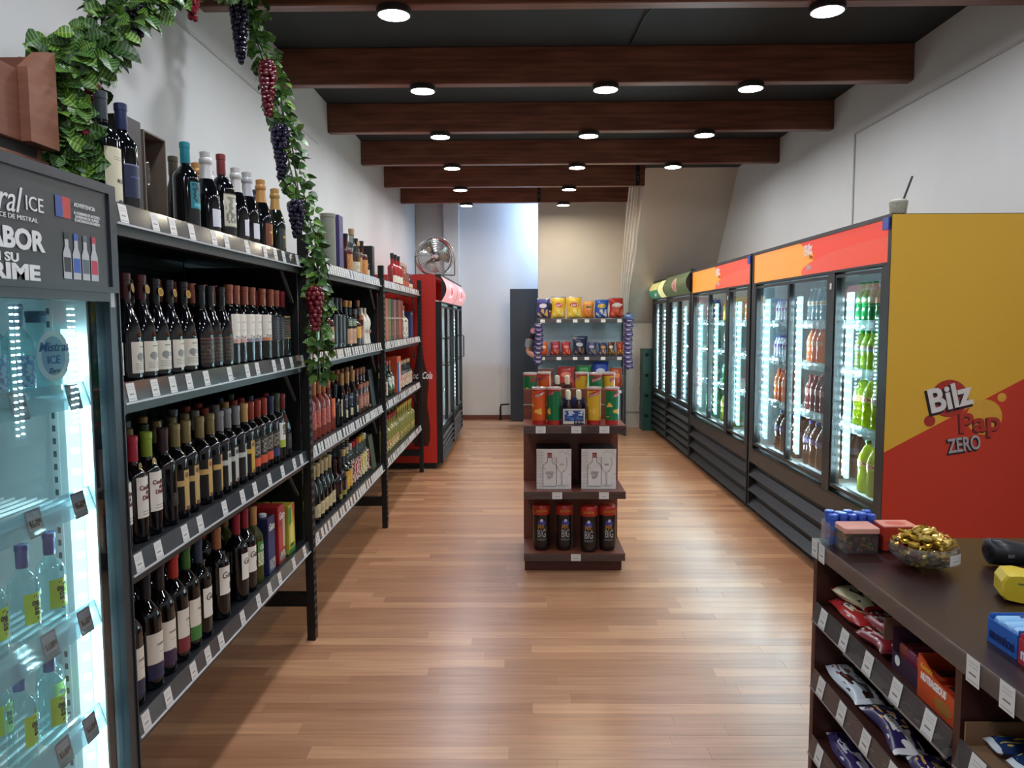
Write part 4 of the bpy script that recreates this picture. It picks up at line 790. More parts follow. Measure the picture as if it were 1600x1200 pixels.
# ------------------------------------------------------------------ garland of leaves and grapes
GP = [(-1.16, 2.0, 1.90), (-1.16, 2.0, 1.946), (-1.199, 2.05, 2.075), (-1.206, 2.1, 2.197), (-1.179, 2.2, 2.349), (-1.164, 2.4, 2.524), (-1.207, 2.8, 2.75), (-1.261, 3.3, 2.976), (-1.30, 3.80, 3.10), (-1.263, 3.80, 2.901), (-1.183, 3.78, 2.686), (-1.129, 3.76, 2.441), (-1.091, 3.74, 2.256), (-1.023, 3.71, 2.042), (-0.968, 3.62, 1.853), (-0.955, 3.6, 1.703), (-0.95, 3.58, 1.539), (-0.94, 3.57, 1.375), (-0.95, 3.57, 1.27)]
t = thing('grape_garland', 'arching artificial vine garland with striped green leaves and grapes', 'garland', (-1.16, 2.0, 1.9))
def along(P, s):
    """point on a polyline by arc length"""
    for a, b in zip(P, P[1:]):
        a, b = Vector(a), Vector(b); l = (b - a).length
        if s <= l: return a + (b - a) * (s / l), (b - a) / l
        s -= l
    return Vector(P[-1]), Vector((0, 0, -1))
TOT = sum((Vector(b) - Vector(a)).length for a, b in zip(GP, GP[1:]))
for k in range(3):
    pts = []
    for i in range(60):
        p, d = along(GP, TOT * i / 59); a = i * .55 + k * 2.1; pts.append(p + Vector((math.cos(a), math.sin(a), math.sin(a * .7) * .3)) * .016)
    part('vine_stem', MB().tube(pts, .0035, 5), mat('#4d6b35', .6), t, True)
def leaf_mesh(m, L=.05, W=.042, fold=.25):
    out = [(0, 0), (.22, .42), (.45, .5), (.7, .36), (.88, .15), (1, 0)]; vs = []; uv = []
    for x, y in out:
        for s in (-1, 0, 1): vs.append((x * L, s * y * W, fold * abs(s) * y * W - .25 * L * x * x)); uv.append((x, .5 + s * y))
    fs = [(3 * i + j, 3 * i + 3 + j, 3 * i + 4 + j, 3 * i + 1 + j) for i in range(5) for j in range(2)]
    return MB().add(vs, fs, 0, uv).mesh('leaf', m, 60)
LM = [prnt(b_, [('s', 0, 0, 1, c_)] + [('d', .05 + .18 * i, .5, .035, .5, c_) for i in range(6)] + [('r', 0, 1, .48, .52, c_)], .42) for b_, c_ in (('#35601f', '#7a9c46'), ('#2a4d1e', '#5f8a3c'), ('#47761f', '#93b04e'), ('#223f1b', '#48692f'))]
LF = [leaf_mesh(LM[k % 4], *d) for k, d in enumerate(((.055, .05), (.048, .045), (.05, .042), (.06, .048), (.042, .042), (.05, .05)))]
lr = random.Random(3); restq = MB(); nl = 0; NLEAF = 1500
order = sorted((lr.random() for _ in range(NLEAF)), key=lambda u: u)
s_left = 1.05 / TOT
for i in range(NLEAF):
    u = lr.random() * .27 if i < NLEAF * .46 else (.27 + lr.random() * .2 if i < NLEAF * .52 else .46 + lr.random() * .54)
    p, d = along(GP, TOT * u); near = u < .22
    rad = (.092 if u < .10 else .075) if near else (.055 if u < .8 else .045)
    a = lr.uniform(0, 2 * PI); side = Vector((math.cos(a), math.sin(a), lr.uniform(-.6, .5))); side = (side - d * side.dot(d) * .7).normalized()
    pos = p + side * rad * lr.uniform(.15, 1.0)
    if pos.y < 1.93: pos.y = 1.93 + lr.random() * .02
    if pos.z < 1.9 and u < .1: pos.z = 1.9 + lr.random() * .03
    if pos.z < 2.2 and u < .3 and (math.hypot(pos.x + 1.093, pos.y - 2.03) < .085 or math.hypot(pos.x + 1.093, pos.y - 2.125) < .085 or pos.y > 2.13): continue
    if u > .7 and pos.x < -1.0 and pos.z < 1.97: pos.x = -.99 + lr.random() * .03
    ax = (side + Vector((lr.uniform(-.5, .5), lr.uniform(-.5, .5), lr.uniform(-.9, .15)))).normalized()
    nrm = (side + Vector((lr.uniform(-.4, .9), lr.uniform(-1.1, .2), lr.uniform(-.2, .7)))).normalized()
    yv = nrm.cross(ax).normalized(); nv = ax.cross(yv); k = lr.randrange(6); sc_ = lr.uniform(.7, 1.1)
    M = Matrix((ax, yv, nv)).transposed().to_4x4(); M.translation = pos
    if i % 25 < 6 and nl < 300:
        o = put('leaf', LF[k], t); mm = M @ Matrix.Scale(sc_, 4); mm.translation = pos - Vector(OFF[t.name]); o.matrix_local = mm; nl += 1
    else:
        me = LF[k]; restq.add([M @ (v.co * sc_) for v in me.vertices], [tuple(f.vertices) for f in me.polygons], k % 4, None)
        ul = me.uv_layers[0].data; base = len(restq.f) - len(me.polygons)
        for j, f in enumerate(me.polygons): restq.uv[base + j] = [tuple(ul[li].uv) for li in f.loop_indices]
for i in range(260):
    pos = Vector((lr.uniform(-1.235, -1.085), lr.uniform(1.952, 1.968), 1.905 + .36 * lr.random() ** 1.2)); ax = Vector((lr.uniform(-1, 1), lr.uniform(-.5, .1), lr.uniform(-1, .3))).normalized(); nrm = Vector((lr.uniform(-.3, .8), -1, lr.uniform(-.2, .8))).normalized()
    yv = nrm.cross(ax).normalized(); nv = ax.cross(yv); k = lr.randrange(6); sc_ = lr.uniform(.75, 1.1); M = Matrix((ax, yv, nv)).transposed().to_4x4(); M.translation = pos; me = LF[k]
    restq.add([M @ (v.co * sc_) for v in me.vertices], [tuple(f.vertices) for f in me.polygons], k % 4, None); ul = me.uv_layers[0].data; base = len(restq.f) - len(me.polygons)
    for j, f in enumerate(me.polygons): restq.uv[base + j] = [tuple(ul[li].uv) for li in f.loop_indices]
part('small_leaves', restq, LM, t, kind='stuff')
def grapes(pos, ln, w_, r, m, seed):
    g = random.Random(seed); q = MB(); z = 0.0; n = 0
    sph = [(0, -1), (.5, -.866), (.866, -.5), (1, 0), (.866, .5), (.5, .866), (0, 1)]
    while z < ln:
        f = 1 - z / ln; rr = w_ * (.25 + .75 * min(1, f * 1.25)) * (1 if z > r else .7); k = max(1, int(2 * PI * rr / (1.9 * r)) + (1 if rr > r else 0))
        for j in range(k):
            a = 2 * PI * j / k + n * .8 + g.uniform(-.2, .2)
            q.lathe([(r * a_, r * b_) for a_, b_ in sph], 8, (pos[0] + math.cos(a) * rr, pos[1] + math.sin(a) * rr, pos[2] - z + g.uniform(-.3, .3) * r))
        z += r * 1.45; n += 1
    q.tube([(pos[0], pos[1], pos[2] - ln * .8), (pos[0], pos[1], pos[2] + (.03 if ln > .09 else .004))], .003, 5)
    return q
PURP = mat('#1d1830', .12, 0, .6, .3); REDG = mat('#6e1522', .12, 0, .6, .3)
for i, (p, ln, w_, r, m) in enumerate((((-1.135, 2.33, 2.475), .10, .020, .0105, PURP), ((-1.205, 2.9, 2.80), .15, .024, .012, REDG), ((-1.325, 3.72, 3.07), .30, .034, .0145, PURP), ((-1.195, 3.70, 2.76), .24, .032, .0135, REDG), ((-1.135, 3.68, 2.46), .24, .032, .0135, PURP), ((-1.05, 3.62, 2.10), .16, .032, .0135, PURP), ((-.945, 3.51, 1.69), .19, .030, .0135, REDG), ((-1.125, 2.06, 2.17), .08, .012, .011, REDG), ((-1.10, 1.96, 2.02), .03, .006, .012, REDG))):
    part('grape_cluster', grapes(p, ln, w_, r, m, i), m, t, True, label='%s grapes' % ('deep purple' if m is PURP else 'dark red'))

# ------------------------------------------------------------------ red fridges and the fan
RED = mat('#b4271c', .35, 0, .5, .04); SIGNR = prnt('#e9c6c8', [('r', 0, 1, 0, 1, '#dd9c9e'), ('r', .38, .62, .2, .8, '#e8d2e0'), ('d', .5, .5, .1, .2, '#c8566a')], .4, 0, .55)
for i, (y0, y1) in enumerate(((7.86, 9.2), (9.23, 10.55))):
    t = cooler('drinks_fridge', 'red glass-door fridge at the end of the racks, %s of two' % ('front' if i == 0 else 'rear'), 'red fridges', -.82, -1, y0, y1, 2.02, .72, [(y0 + .05, (y0 + y1) / 2), ((y0 + y1) / 2, y1 - .05)], (.42, 1.70), (1.73, 2.0), 5, [.75, 1.05, 1.36], [(y1 - .09, .1), ((y0 + y1) / 2, .1)], RED, hdr=SIGNR, curved=True, handle=True)
    if i == 0:
        # printed bottle and script on the red side
        yb = y0 - .0006; cx = -1.045
        half = [(.03, 1.27), (.033, 1.2), (.045, 1.12), (.075, 1.0), (.088, .9), (.075, .78), (.068, .68), (.085, .56), (.098, .42), (.09, .3), (.07, .245)]
        pol = [(cx + a, z) for a, z in half] + [(cx - a, z) for a, z in half[::-1]]
        part('printed_bottle', MB().add([(x, yb, z) for x, z in pol], [tuple(range(len(pol)))[::-1]]), prnt('#3a1812', [], .4), t)
        letters(t, 'Coca-Cola', (cx, yb - .0005, .98), (1, 0, 0), (0, 0, 1), .1, WINK, shear=.35, wid=.24, bold=.002)
t = thing('drum_fan', 'polished metal drum fan standing on the front red fridge', 'fan', (-.95, 8.35, 2.0205)); CHR = mat('#c9c9c6', .18, .95)
fc = Vector((-.93, 8.33, 2.235)); nrm = Vector((.30, -.95, .0)).normalized(); fu = Vector((0, 0, 1)); fr_ = fu.cross(nrm).normalized()
P = lambda a, r, d=0.0: fc + fr_ * (r * math.cos(a)) + fu * (r * math.sin(a)) + nrm * d
part('drum', (lambda q: (q.add([P(2 * PI * i / 40, .198, d) for d in (-.09, .04) for i in range(40)], [(i, (i + 1) % 40, 40 + (i + 1) % 40, 40 + i) for i in range(40)]), q)[1])(MB()), CHR, t, True)
part('rim', MB().tube([P(2 * PI * i / 40, .2, .045) for i in range(41)], .008, 6).tube([P(2 * PI * i / 40, .2, -.09) for i in range(41)], .008, 6), CHR, t, True)
part('guard', (lambda q: [q.tube([P(2 * PI * i / 36, rr, .05 + .02 * (1 - rr / .2)) for i in range(37)], .0016, 4) for rr in (.06, .085, .11, .135, .16, .18)] and [q.tube([P(2 * PI * k / 12, .03, .07), P(2 * PI * k / 12, .2, .05)], .002, 4) for k in range(12)] and q)(MB()), CHR, t)
for k in range(3):
    q = MB(); vs = []
    for i in range(7):
        for j in range(5):
            rr = .03 + .145 * i / 6; a = 2.09 * k + (j / 4 - .5) * (1.0 + .2 * i / 6) + .25 * i / 6; vs.append(P(a, rr, -.03 + .06 * (j / 4 - .5)))
    q.add(vs, [(i * 5 + j, i * 5 + j + 1, (i + 1) * 5 + j + 1, (i + 1) * 5 + j) for i in range(6) for j in range(4)]); part('blade', q, mat('#b9b8b2', .25, .9), t, True)
part('hub', (lambda q: (q.add([P(2 * PI * i / 20, r_, d) for r_, d in ((.034, -.04), (.034, .065), (.02, .078)) for i in range(20)], [(j * 20 + i, j * 20 + (i + 1) % 20, j * 20 + 20 + (i + 1) % 20, j * 20 + 20 + i) for j in range(2) for i in range(20)] + [tuple(range(40, 60))]), q)[1])(MB()), CHR, t, True)
part('motor', MB().cbox(fc.x - .05, fc.x + .04, fc.y + .03, fc.y + .13, fc.z - .045, fc.z + .05, .01), mat('#2b2728', .5), t)
part('stand', MB().tube([P(PI, .215), P(PI, .215) - fu * .19, fc - fr_ * .2 - fu * .197 - nrm * .1]  , .008, 6).tube([P(0, .215), P(0, .215) - fu * .19, fc + fr_ * .2 - fu * .197 - nrm * .1], .008, 6).tube([P(PI, .215) - fu * .196, P(0, .215) - fu * .196], .008, 6).tube([P(PI, .2), P(PI, .216)], .012, 6).tube([P(0, .2), P(0, .216)], .012, 6), mat('#6f7275', .3, .8), t, True)
# ------------------------------------------------------------------ wooden display in the aisle
DW = mat('#4d241b', .38, 0, .5, .22, 5, stretch=(3, 3, 14)); DW2 = mat('#74402f', .35, 0, .5, .2, 5, stretch=(3, 3, 14))
G = thing('wooden_display', 'dark brown wooden double-sided display stand in the aisle', 'display stand', (.315, 4.95, 0))
GX0, GX1 = .012, .625
part('plinth', MB().cbox(GX0 + .005, GX1 - .008, 4.64, 5.26, 0, .075, .003), DW, G)
part('centre_board', MB().cbox(GX0, GX1, 4.93, 4.955, .075, 1.105, .003), DW2, G)
for z, y0, y1 in ((.119, 4.60, 4.93), (.505, 4.60, 4.93), (.91, 4.60, 4.93), (.119, 4.955, 5.28), (.5, 4.955, 5.28), (.975, 4.955, 5.28)):
    s = part('shelf', MB().cbox(GX0, GX1 + .008, y0, y1, z - .022, z, .002).cbox(GX0, GX1 + .008, y0, y0 + .008, z - .045, z - .0225, .001), DW2, G)
    if y0 < 4.7:
        part('price_rail', MB().box(GX0, GX1 + .008, y0 - .006, y0 - .003, z - .046, z + .002), glass('#d9d3d0', 1.0, .05, .05), s)
        for x in ((.33,) if z < .2 else (.215, .50) if z < .6 else (.115, .33, .5)): part('price_tag', MB().quad((x - .03, y0 - .0075, z - .045), (x + .03, y0 - .0075, z - .045), (x + .03, y0 - .0075, z - .002), (x - .03, y0 - .0075, z - .002)), TAG, s)
part('clear_ledge', MB().box(GX0, GX1, 4.92, 4.929, 1.0, 1.006), glass('#e6eaea', 2, .05, .4), G)
for x in (.06, .57): part('cam_bolt', MB().lathe([(0, .003), (.006, .003), (.006, 0)], 10, (x, 4.6375, .045)), mat('#8b6f62', .4, .5), G)
for x in (.15, .48): part('bracket', MB().box(x - .006, x + .006, 4.80, 4.929, .85, .887), BLACKM, G)

# crisp cans, with lid, band and print; front faces -Y
def can_mesh(c1, c2, split=True, word='Kryzpo'):
    h, r = .23, .0425
    pr = MB().lathe([(0, .0), (r, 0), (r + .001, .002), (r, .006)], 28).mesh('base_rim', mat('#a92420', .35))
    items = []
    if c2: items.append(('r', .56, 1, .1, .93, c2))
    items += [('r', 0, 1, .93, 1, '#b3251f'), ('r', 0, 1, 0, .09, '#b3251f'), ('n', 4.5, .56, '#e2b14c', .15, .55, .18, .6)]
    vs = []; uv = []; n = 32
    for j, z in enumerate((.006, .22)):
        for i in range(n + 1):
            a = -PI / 2 - PI + 2 * PI * i / n; vs.append((r * math.cos(a), r * math.sin(a), z)); uv.append((i / n, j))
    body = MB().add(vs, [(i, i + 1, n + 2 + i, n + 1 + i) for i in range(n)], 0, uv).mesh('body', prnt(c1, items, .3), True)
    lid = MB().lathe([(r + .002, .214), (r + .003, .216), (r + .003, .2275), (r, .2295), (0, .2295)], 28).mesh('lid', glass('#f3ecea', 1.3, .1, .75, '#efe4de'), 40)
    ln = MB(); vs, fs = text_mesh(word, .022, .0007, .25, .0003); w_ = r + .0006
    out = []
    for v in vs:
        x, y = v[0] * .95, v[1] + v[0] * .35; a = -PI / 2 + x / w_; out.append((w_ * math.cos(a), w_ * math.sin(a), .185 + y))
    ln.add(out, fs); ba = MB()
    for v0, v1 in ((-.034, .034),):
        pts = [(-.036, -.02), (.036, .004), (.034, .026), (-.034, .004)]
        k = 8; vs2 = []
        for i in range(k + 1):
            f = i / k
            for (xa, ya), (xb, yb) in ((pts[0], pts[1]), (pts[3], pts[2])):
                x = xa + (xb - xa) * f; y = ya + (yb - ya) * f; a = -PI / 2 + x / (r + .0004); vs2.append(((r + .0004) * math.cos(a), (r + .0004) * math.sin(a), .184 + y))
        ba.add(vs2, [(2 * i, 2 * i + 2, 2 * i + 3, 2 * i + 1) for i in range(k)])
    return body, (('base_rim', pr), ('lid', lid), ('logo_band', ba.mesh('logo_band', mat('#b3251f', .35))), ('lettering', ln.mesh('lettering', WINK)))
CANS = {'orange': can_mesh('#d2571e', None), 'green': can_mesh('#176a3a', None), 'yellow': can_mesh('#d3a526', None), 'gw': can_mesh('#1a6f3e', '#cfd6cc')}
def can(k, x, y, z, label, rz=0):
    b_, kids = CANS[k]; o = put('crisp_can', b_, None, label, 'snack can', 'crisp cans on the display', None, (x, y, z + .001), (0, 0, rz))
    for n_, me in kids: put(n_, me, o)
zf, zb = .91, .975
can('orange', .107, 4.69, zf, 'orange crisp can in the front row beside the green one', .1); can('green', .2, 4.685, zf, 'green crisp can in the front row beside the blue bottle pack', -.9)
can('yellow', .446, 4.69, zf, 'yellow crisp can in the front row', -.1); can('gw', .556, 4.685, zf, 'green can with white print at the front row end', .9)
can('green', .056, 5.03, zb, 'green crisp can at the back row corner', .9); can('orange', .15, 5.10, zb, 'orange crisp can behind the front orange can', -.5)
can('yellow', .40, 5.06, zb, 'yellow crisp can beside the brown bottle pack', -1.2); can('green', .49, 5.02, zb, 'green crisp can in the back row between two yellow ones', 0.0); can('yellow', .575, 5.06, zb, 'yellow crisp can at the end of the back row', .9)
def six_pack(x, y, z, card, cap, picture, label, word=None):
    t = thing('bottle_pack', label, 'bottle pack', (x, y, z + .001)); z += .001
    for i in range(2):
        for j in range(2):
            cx, cy = x - .033 + .066 * i, y + .03 + .062 * j
            bo = part('bottle', MB().lathe([(0, .002), (.027, .0), (.029, .004), (.029, .11), (.02, .135), (.0125, .155), (.0125, .195), (0, .195)], 16, (cx, cy, z)), mat('#2a1712', .08, 0, .6), t, 35)
            part('cap', MB().lathe([(.013, .15), (.0145, .152), (.0145, .198), (.012, .205), (0, .206)], 14, (cx, cy, z)), cap, bo, 35)
    h = .1
    part('carton', MB().box(x - .07, x + .07, y - .004, y - .002, z, z + h).box(x - .07, x - .068, y - .002, y + .13, z, z + h + .03).box(x + .068, x + .07, y - .002, y + .13, z, z + h + .03).box(x - .068, x + .068, y + .128, y + .13, z, z + h), card, t)
    part('divider', MB().box(x - .068, x + .068, y + .06, y + .063, z, z + .16), card, t)
    part('picture', MB().quad((x - .066, y - .0045, z + .004), (x + .066, y - .0045, z + .004), (x + .066, y - .0045, z + h - .004), (x - .066, y - .0045, z + h - .004)), picture, t)
BLU = prnt('#d8d0b4', [('r', .06, .94, .18, .9, '#27427f'), ('n', 4, .5, '#b9c6d6', .08, .92, .55, .88), ('n', 5, .52, '#5a78b0', .08, .92, .2, .5), ('r', .5, .95, .0, .24, '#1d1d1f'), ('d', .6, .12, .06, .08, '#9a9a9a'), ('d', .75, .12, .06, .08, '#9a9a9a'), ('d', .9, .12, .06, .08, '#9a9a9a')])
BRNP = prnt('#c2ab84', [('r', .05, .95, .0, .7, '#b79a70'), ('r', .1, .9, .75, .95, '#8a3a2c')])
six_pack(.32, 4.65, zf, mat('#20305f', .5), mat('#d9d2b4', .4), BLU, 'blue carton of four cream-capped bottles in the front row')
six_pack(.27, 5.0, zb, mat('#7a3b2c', .5), mat('#d9cdb0', .4), BRNP, 'brown carton of four cream-capped bottles in the back row')
# gin gift boxes
for i, x in enumerate((.198, .474)):
    t = thing('gin_box', 'white gift box with drawn bottle and glass, %s display side' % ('aisle' if i == 0 else 'fridge'), 'gift box', (x, 4.7, .506), 0, 'white gift boxes'); z = .506
    part('carton', MB().cbox(x - .108, x + .108, 4.66, 4.86, z, z + .253, .002), [mat('#191414', .5)], t)
    part('front_print', MB().quad((x - .107, 4.6595, z + .001), (x + .107, 4.6595, z + .001), (x + .107, 4.6595, z + .252), (x - .107, 4.6595, z + .252)), prnt('#dcd8d2', [('h', 0, .2, .02, .98, 26, '#b3ada8'), ('n', 6, .62, '#cfcac4', .2, 1, 0, 1)]), t)
    yb = 4.6588; GR = mat('#77706c', .6)
    o_ = [(-.04, .02), (.04, .02), (.042, .03), (.042, .14), (.036, .155), (.014, .172), (.014, .2), (-.014, .2), (-.014, .172), (-.036, .155), (-.042, .14), (-.042, .03)]
    bxc = x - .026
    part('drawn_bottle', MB().tube([(bxc + a, yb, z + b_) for a, b_ in o_ + o_[:1]], .0014, 4), mat('#3c3836', .6), t)
    part('drawn_cap', MB().quad((bxc - .014, yb, z + .198), (bxc + .014, yb, z + .198), (bxc + .014, yb, z + .228), (bxc - .014, yb, z + .228)), prnt('#7c2f24', [('h', 0, 1, .2, .8, 2, '#c08a78')]), t)
    letters(t, 'LONDON\nTO THE\nCRAFT', (bxc, yb - .0003, z + .09), (1, 0, 0), (0, 0, 1), .018, mat('#55504d', .6), wid=.05)
    gx = x + .048; gp = [(-.03, .20), (-.034, .16), (-.026, .125), (-.004, .107), (-.002, .03), (-.022, .022), (.022, .022), (.002, .03), (.004, .107), (.026, .125), (.034, .16), (.03, .20)]
    part('drawn_glass', MB().tube([(gx + a, yb, z + b_) for a, b_ in gp], .0011, 4), GR, t)
    letters(t, 'GIN', (gx, yb - .0003, z + .155), (1, 0, 0), (0, 0, 1), .016, GR)
# big energy-drink bottles
BIGW = prnt('#191516', [('d', .5, .72, .18, .12, '#34409a'), ('d', .5, .80, .07, .05, '#b9c0d0')], .25)
for i, (x, y, rz) in enumerate(((.122, 4.70, 0), (.265, 4.70, .1), (.415, 4.662, -.1), (.532, 4.69, .15))):
    t = thing('energy_drink', 'large black energy drink bottle with red band, %s from the aisle edge' % ORD[i], 'bottle', (x, y, .120), rz, 'energy drink bottles')
    r = .052
    put('body', MB().lathe([(0, .004), (.04, 0), (r - .004, .008), (r, .02), (r, .235)], 28).mesh('body', mat('#181314', .12, 0, .6), 40), t)
    vs = []; uv = []
    for j, z in enumerate((.03, .232)):
        for k in range(13): a = -PI / 2 - 1.2 + 2.4 * k / 12; vs.append(((r + .0006) * math.cos(a), (r + .0006) * math.sin(a), z)); uv.append((k / 12, j))
    put('front_print', MB().add(vs, [(k, k + 1, 14 + k, 13 + k) for k in range(12)], 0, uv).mesh('front_print', BIGW, True), t)
    put('red_band', MB().lathe([(r + .001, .225), (r + .0025, .228), (r + .0025, .272), (r - .004, .283), (.03, .287), (0, .287)], 28).mesh('red_band', mat('#a92a1c', .3), 40), t)
    def bent(word, size, zc, m, wid=None, bold=.0006):
        vs, fs = text_mesh(word, size, bold, 0, .0003); k = 1
        if wid: k = wid / (max(v[0] for v in vs) - min(v[0] for v in vs))
        R_ = r + .0032 if zc > .22 else r + .0012
        put('lettering', MB().add([(R_ * math.cos(-PI / 2 + v[0] * k / R_), R_ * math.sin(-PI / 2 + v[0] * k / R_), zc + v[1]) for v in vs], fs).mesh('lettering', m), t)
    bent('MR.', .042, .152, mat('#cf9a3c', .4), .05); bent('BIG', .068, .108, mat('#d9dbe0', .4), .052, .001); bent('ENERGY', .016, .072, mat('#8f8f96', .5)); bent('25% EXTRA', .018, .25, mat('#d9b24c', .4), .075)

# ------------------------------------------------------------------ snack bags
def bag_mesh(w_, h, th, seed, nx=8, ny=10):
    g = random.Random(seed); vs = []; uv = []
    ph = [g.uniform(0, 6) for _ in range(4)]
    for side in (-1, 1):
        for j in range(ny + 1):
            v = j / ny
            for i in range(nx + 1):
                u = i / nx; e_ = max(0, 1 - abs(2 * u - 1) ** 3.0) ** .6; f_ = max(0, 1 - abs(2 * v - 1) ** 5) ** .5
                if v < .06 or v > .94: f_ *= .05
                b_ = th / 2 * e_ * f_ + (.0012 if 0 < i < nx else 0)
                wob = .05 * th * math.sin(9 * u + ph[0] + 3 * v) * math.sin(7 * v + ph[1]) * e_ * f_
                x = (u - .5) * w_ * (1 - .07 * math.sin(PI * v)) + .006 * math.sin(6 * v + ph[2]); z = v * h + .004 * math.sin(5 * u + ph[3]) * (v - .5)
                vs.append((x, side * b_ + (wob if side < 0 else 0), z)); uv.append((u, v))
    k = (nx + 1) * (ny + 1); fs = []
    for j in range(ny):
        for i in range(nx):
            a = j * (nx + 1) + i; fs.append((a, a + 1, a + nx + 2, a + nx + 1)); fs.append((k + a + 1, k + a, k + a + nx + 1, k + a + nx + 2))
    return MB().add(vs, fs, 0, uv)
def bag_print(base, logo, food, top=None, foodreg=(.1, .9, .08, .45)):
    it = []
    if top: it.append(('r', 0, 1, .78, 1, top))
    it += [('n', 4.2, .5, food, *foodreg), ('d', .5, .62, .3, .11, logo), ('r', 0, 1, 0, .045, '#8f8f92'), ('r', 0, 1, .955, 1, '#8f8f92')]
    return prnt(base, it, .28)
BAGS = {}
def bag(x, y, z, w_, h, th, m, label, seed, group, word=None, wm=None, rz=0, lean=0.0, name='snack_bag', cat='snack bag', wz=.62, ws=.03):
    key = (round(w_, 2), round(h, 2), round(th, 2), seed, m.name)
    if key not in BAGS:
        BAGS[key] = bag_mesh(w_, h, th, seed).mesh('bag', m, 50)
    o = put(name, BAGS[key], None, label, cat, group, None, (x, y, z + .0055), (lean, 0, rz))
    if word:
        vs, fs = text_mesh(word, ws, .0008, .15, .0003); put('lettering', MB().add([(v[0], -th / 2 - .002 - v[2], h * wz + v[1] + v[0] * .12) for v in vs], fs).mesh('lettering', wm or WINK), o)
    return o

# snack rack near the far wall
RY0, RY1 = 10.14, 10.46
S = thing('snack_rack', 'dark metal snack rack with pale back panel at the far end', 'rack', (.8, 10.3, 0)); RM = mat('#33373b', .4, .4)
for x in (.205, 1.375):
    for y in (RY0 + .02, RY1 - .02): part('post', MB().cbox(x - .014, x + .014, y - .014, y + .014, 0, 1.62 if y > 10.3 else 1.58, .002), RM, S)
for z in (.19, .62, 1.065, 1.56):
    s = part('shelf', MB().cbox(.22, 1.36, RY0, RY1, z - .03, z, .002), RM, S)
    part('price_rail', MB().box(.22, 1.36, RY0 - .004, RY0 - .001, z - .05, z), mat('#4a4448', .4), s)
    for k in range(6): xk = .30 + k * .195 + .02 * ((k * 7) % 3 - 1); part('price_tag', MB().quad((xk - .03, RY0 - .005, z - .046), (xk + .03, RY0 - .005, z - .046), (xk + .03, RY0 - .005, z - .006), (xk - .03, RY0 - .005, z - .006)), WHITEP, s)
part('back_panel', MB().box(.22, 1.36, RY1 - .012, RY1 - .006, .2, 1.56), mat('#a3b3ba', .5), S)
yb_ = 10.24
top = [(.29, .18, .27, bag_print('#2b2c62', '#d8d0d8', '#cfa34c', '#4a4d92'), None, 'navy crisps bag with yellow chips, first on the rack top'), (.492, .19, .285, bag_print('#dfb32c', '#c2392f', '#e8cf74', '#e3bd3a'), "Lay's", 'bright yellow crisps bag, second on the rack top'), (.705, .215, .29, bag_print('#e0b52e', '#b8443a', '#e9d27c'), "Lay's", 'taller bright yellow crisps bag, third on the rack top'), (.892, .16, .24, bag_print('#d9812f', '#d9a53a', '#b5642c', '#e09a4a'), 'Bits', 'orange snack bag, fourth on the rack top'), (1.068, .185, .26, bag_print('#1f4fa0', '#d9b23a', '#c9c3b4'), 'Bits', 'royal blue snack bag, fifth on the rack top'), (1.265, .2, .28, bag_print('#a62a22', '#d2c4bc', '#d2632c'), 'Doritos', 'red snack bag at the end of the rack top')]
for i, (x, w_, h, m, wd, lb) in enumerate(top): bag(x, yb_, 1.56, w_, h, .09, m, lb, i, 'crisps on the rack top', wd, WINK if wd != 'Bits' else mat('#2a2320', .5), RND.uniform(-.15, .15), -.08, ws=.045)
bag(.5, yb_ + .12, 1.56, .2, .3, .08, bag_print('#2b2c62', '#d8d0d8', '#cfa34c'), 'navy crisps bag tucked behind the bright yellow one', 7, 'crisps on the rack top', rz=.2)
mid = [(.29, .12, .19, '#dc5f1c', '#e9c4a0', '#d9481c', 'orange'), (.45, .14, .2, '#8e2030', '#c96a74', '#d26a3c', 'crimson'), (.60, .13, .19, '#a8242c', '#d98a80', '#e0743c', 'red'), (.77, .17, .24, '#1d2340', '#b9b3bc', '#8a5a3c', 'dark navy'), (.945, .13, .19, '#3a3a66', '#b0a6b0', '#8a7a5c', 'violet-grey'), (1.085, .12, .18, '#2f3a5c', '#d08a3c', '#c9823c', 'blue and orange'), (1.2, .1, .185, '#5a3a22', '#d9d3c8', '#b9863c', 'brown'), (1.315, .1, .19, '#a0301c', '#d0632c', '#d9a03c', 'rust red')]
for i, (x, w_, h, b_, lg, fo, nm) in enumerate(mid): bag(x, yb_, 1.065, w_ * .96, h, .06, bag_print(b_, lg, fo), '%s snack bag, %s along the rack middle shelf' % (nm, ORD[i]), 20 + i, 'snack bags on the rack middle shelf', rz=RND.uniform(-.15, .15), lean=-.06)
bag(.80, yb_ + .11, 1.065, .18, .27, .06, bag_print('#23294a', '#8d8a9a', '#5a4a44'), 'tall navy snack bag behind the middle shelf row', 31, 'snack bags on the rack middle shelf', rz=.1)
low = [(.33, .22, .28, '#7c4a38', '#b98a6c', '#9c5a3c', 'brown'), (.60, .24, .31, '#a83028', '#d0806c', '#c2452c', 'brick red'), (.83, .2, .32, '#2c8a3c', '#a9c96c', '#cfd08a', 'green'), (1.06, .22, .38, '#1f3f9c', '#d0d4e0', '#d9c38a', 'royal blue'), (1.27, .17, .29, '#b9522c', '#d08a5c', '#a8431f', 'burnt orange')]
for i, (x, w_, h, b_, lg, fo, nm) in enumerate(low): bag(x, yb_, .62, w_ * .97, h, .09, bag_print(b_, lg, fo), '%s snack bag, %s along the rack lower shelf' % (nm, ORD[i]), 40 + i, 'snack bags on the rack lower shelf', rz=RND.uniform(-.1, .1), lean=-.05)
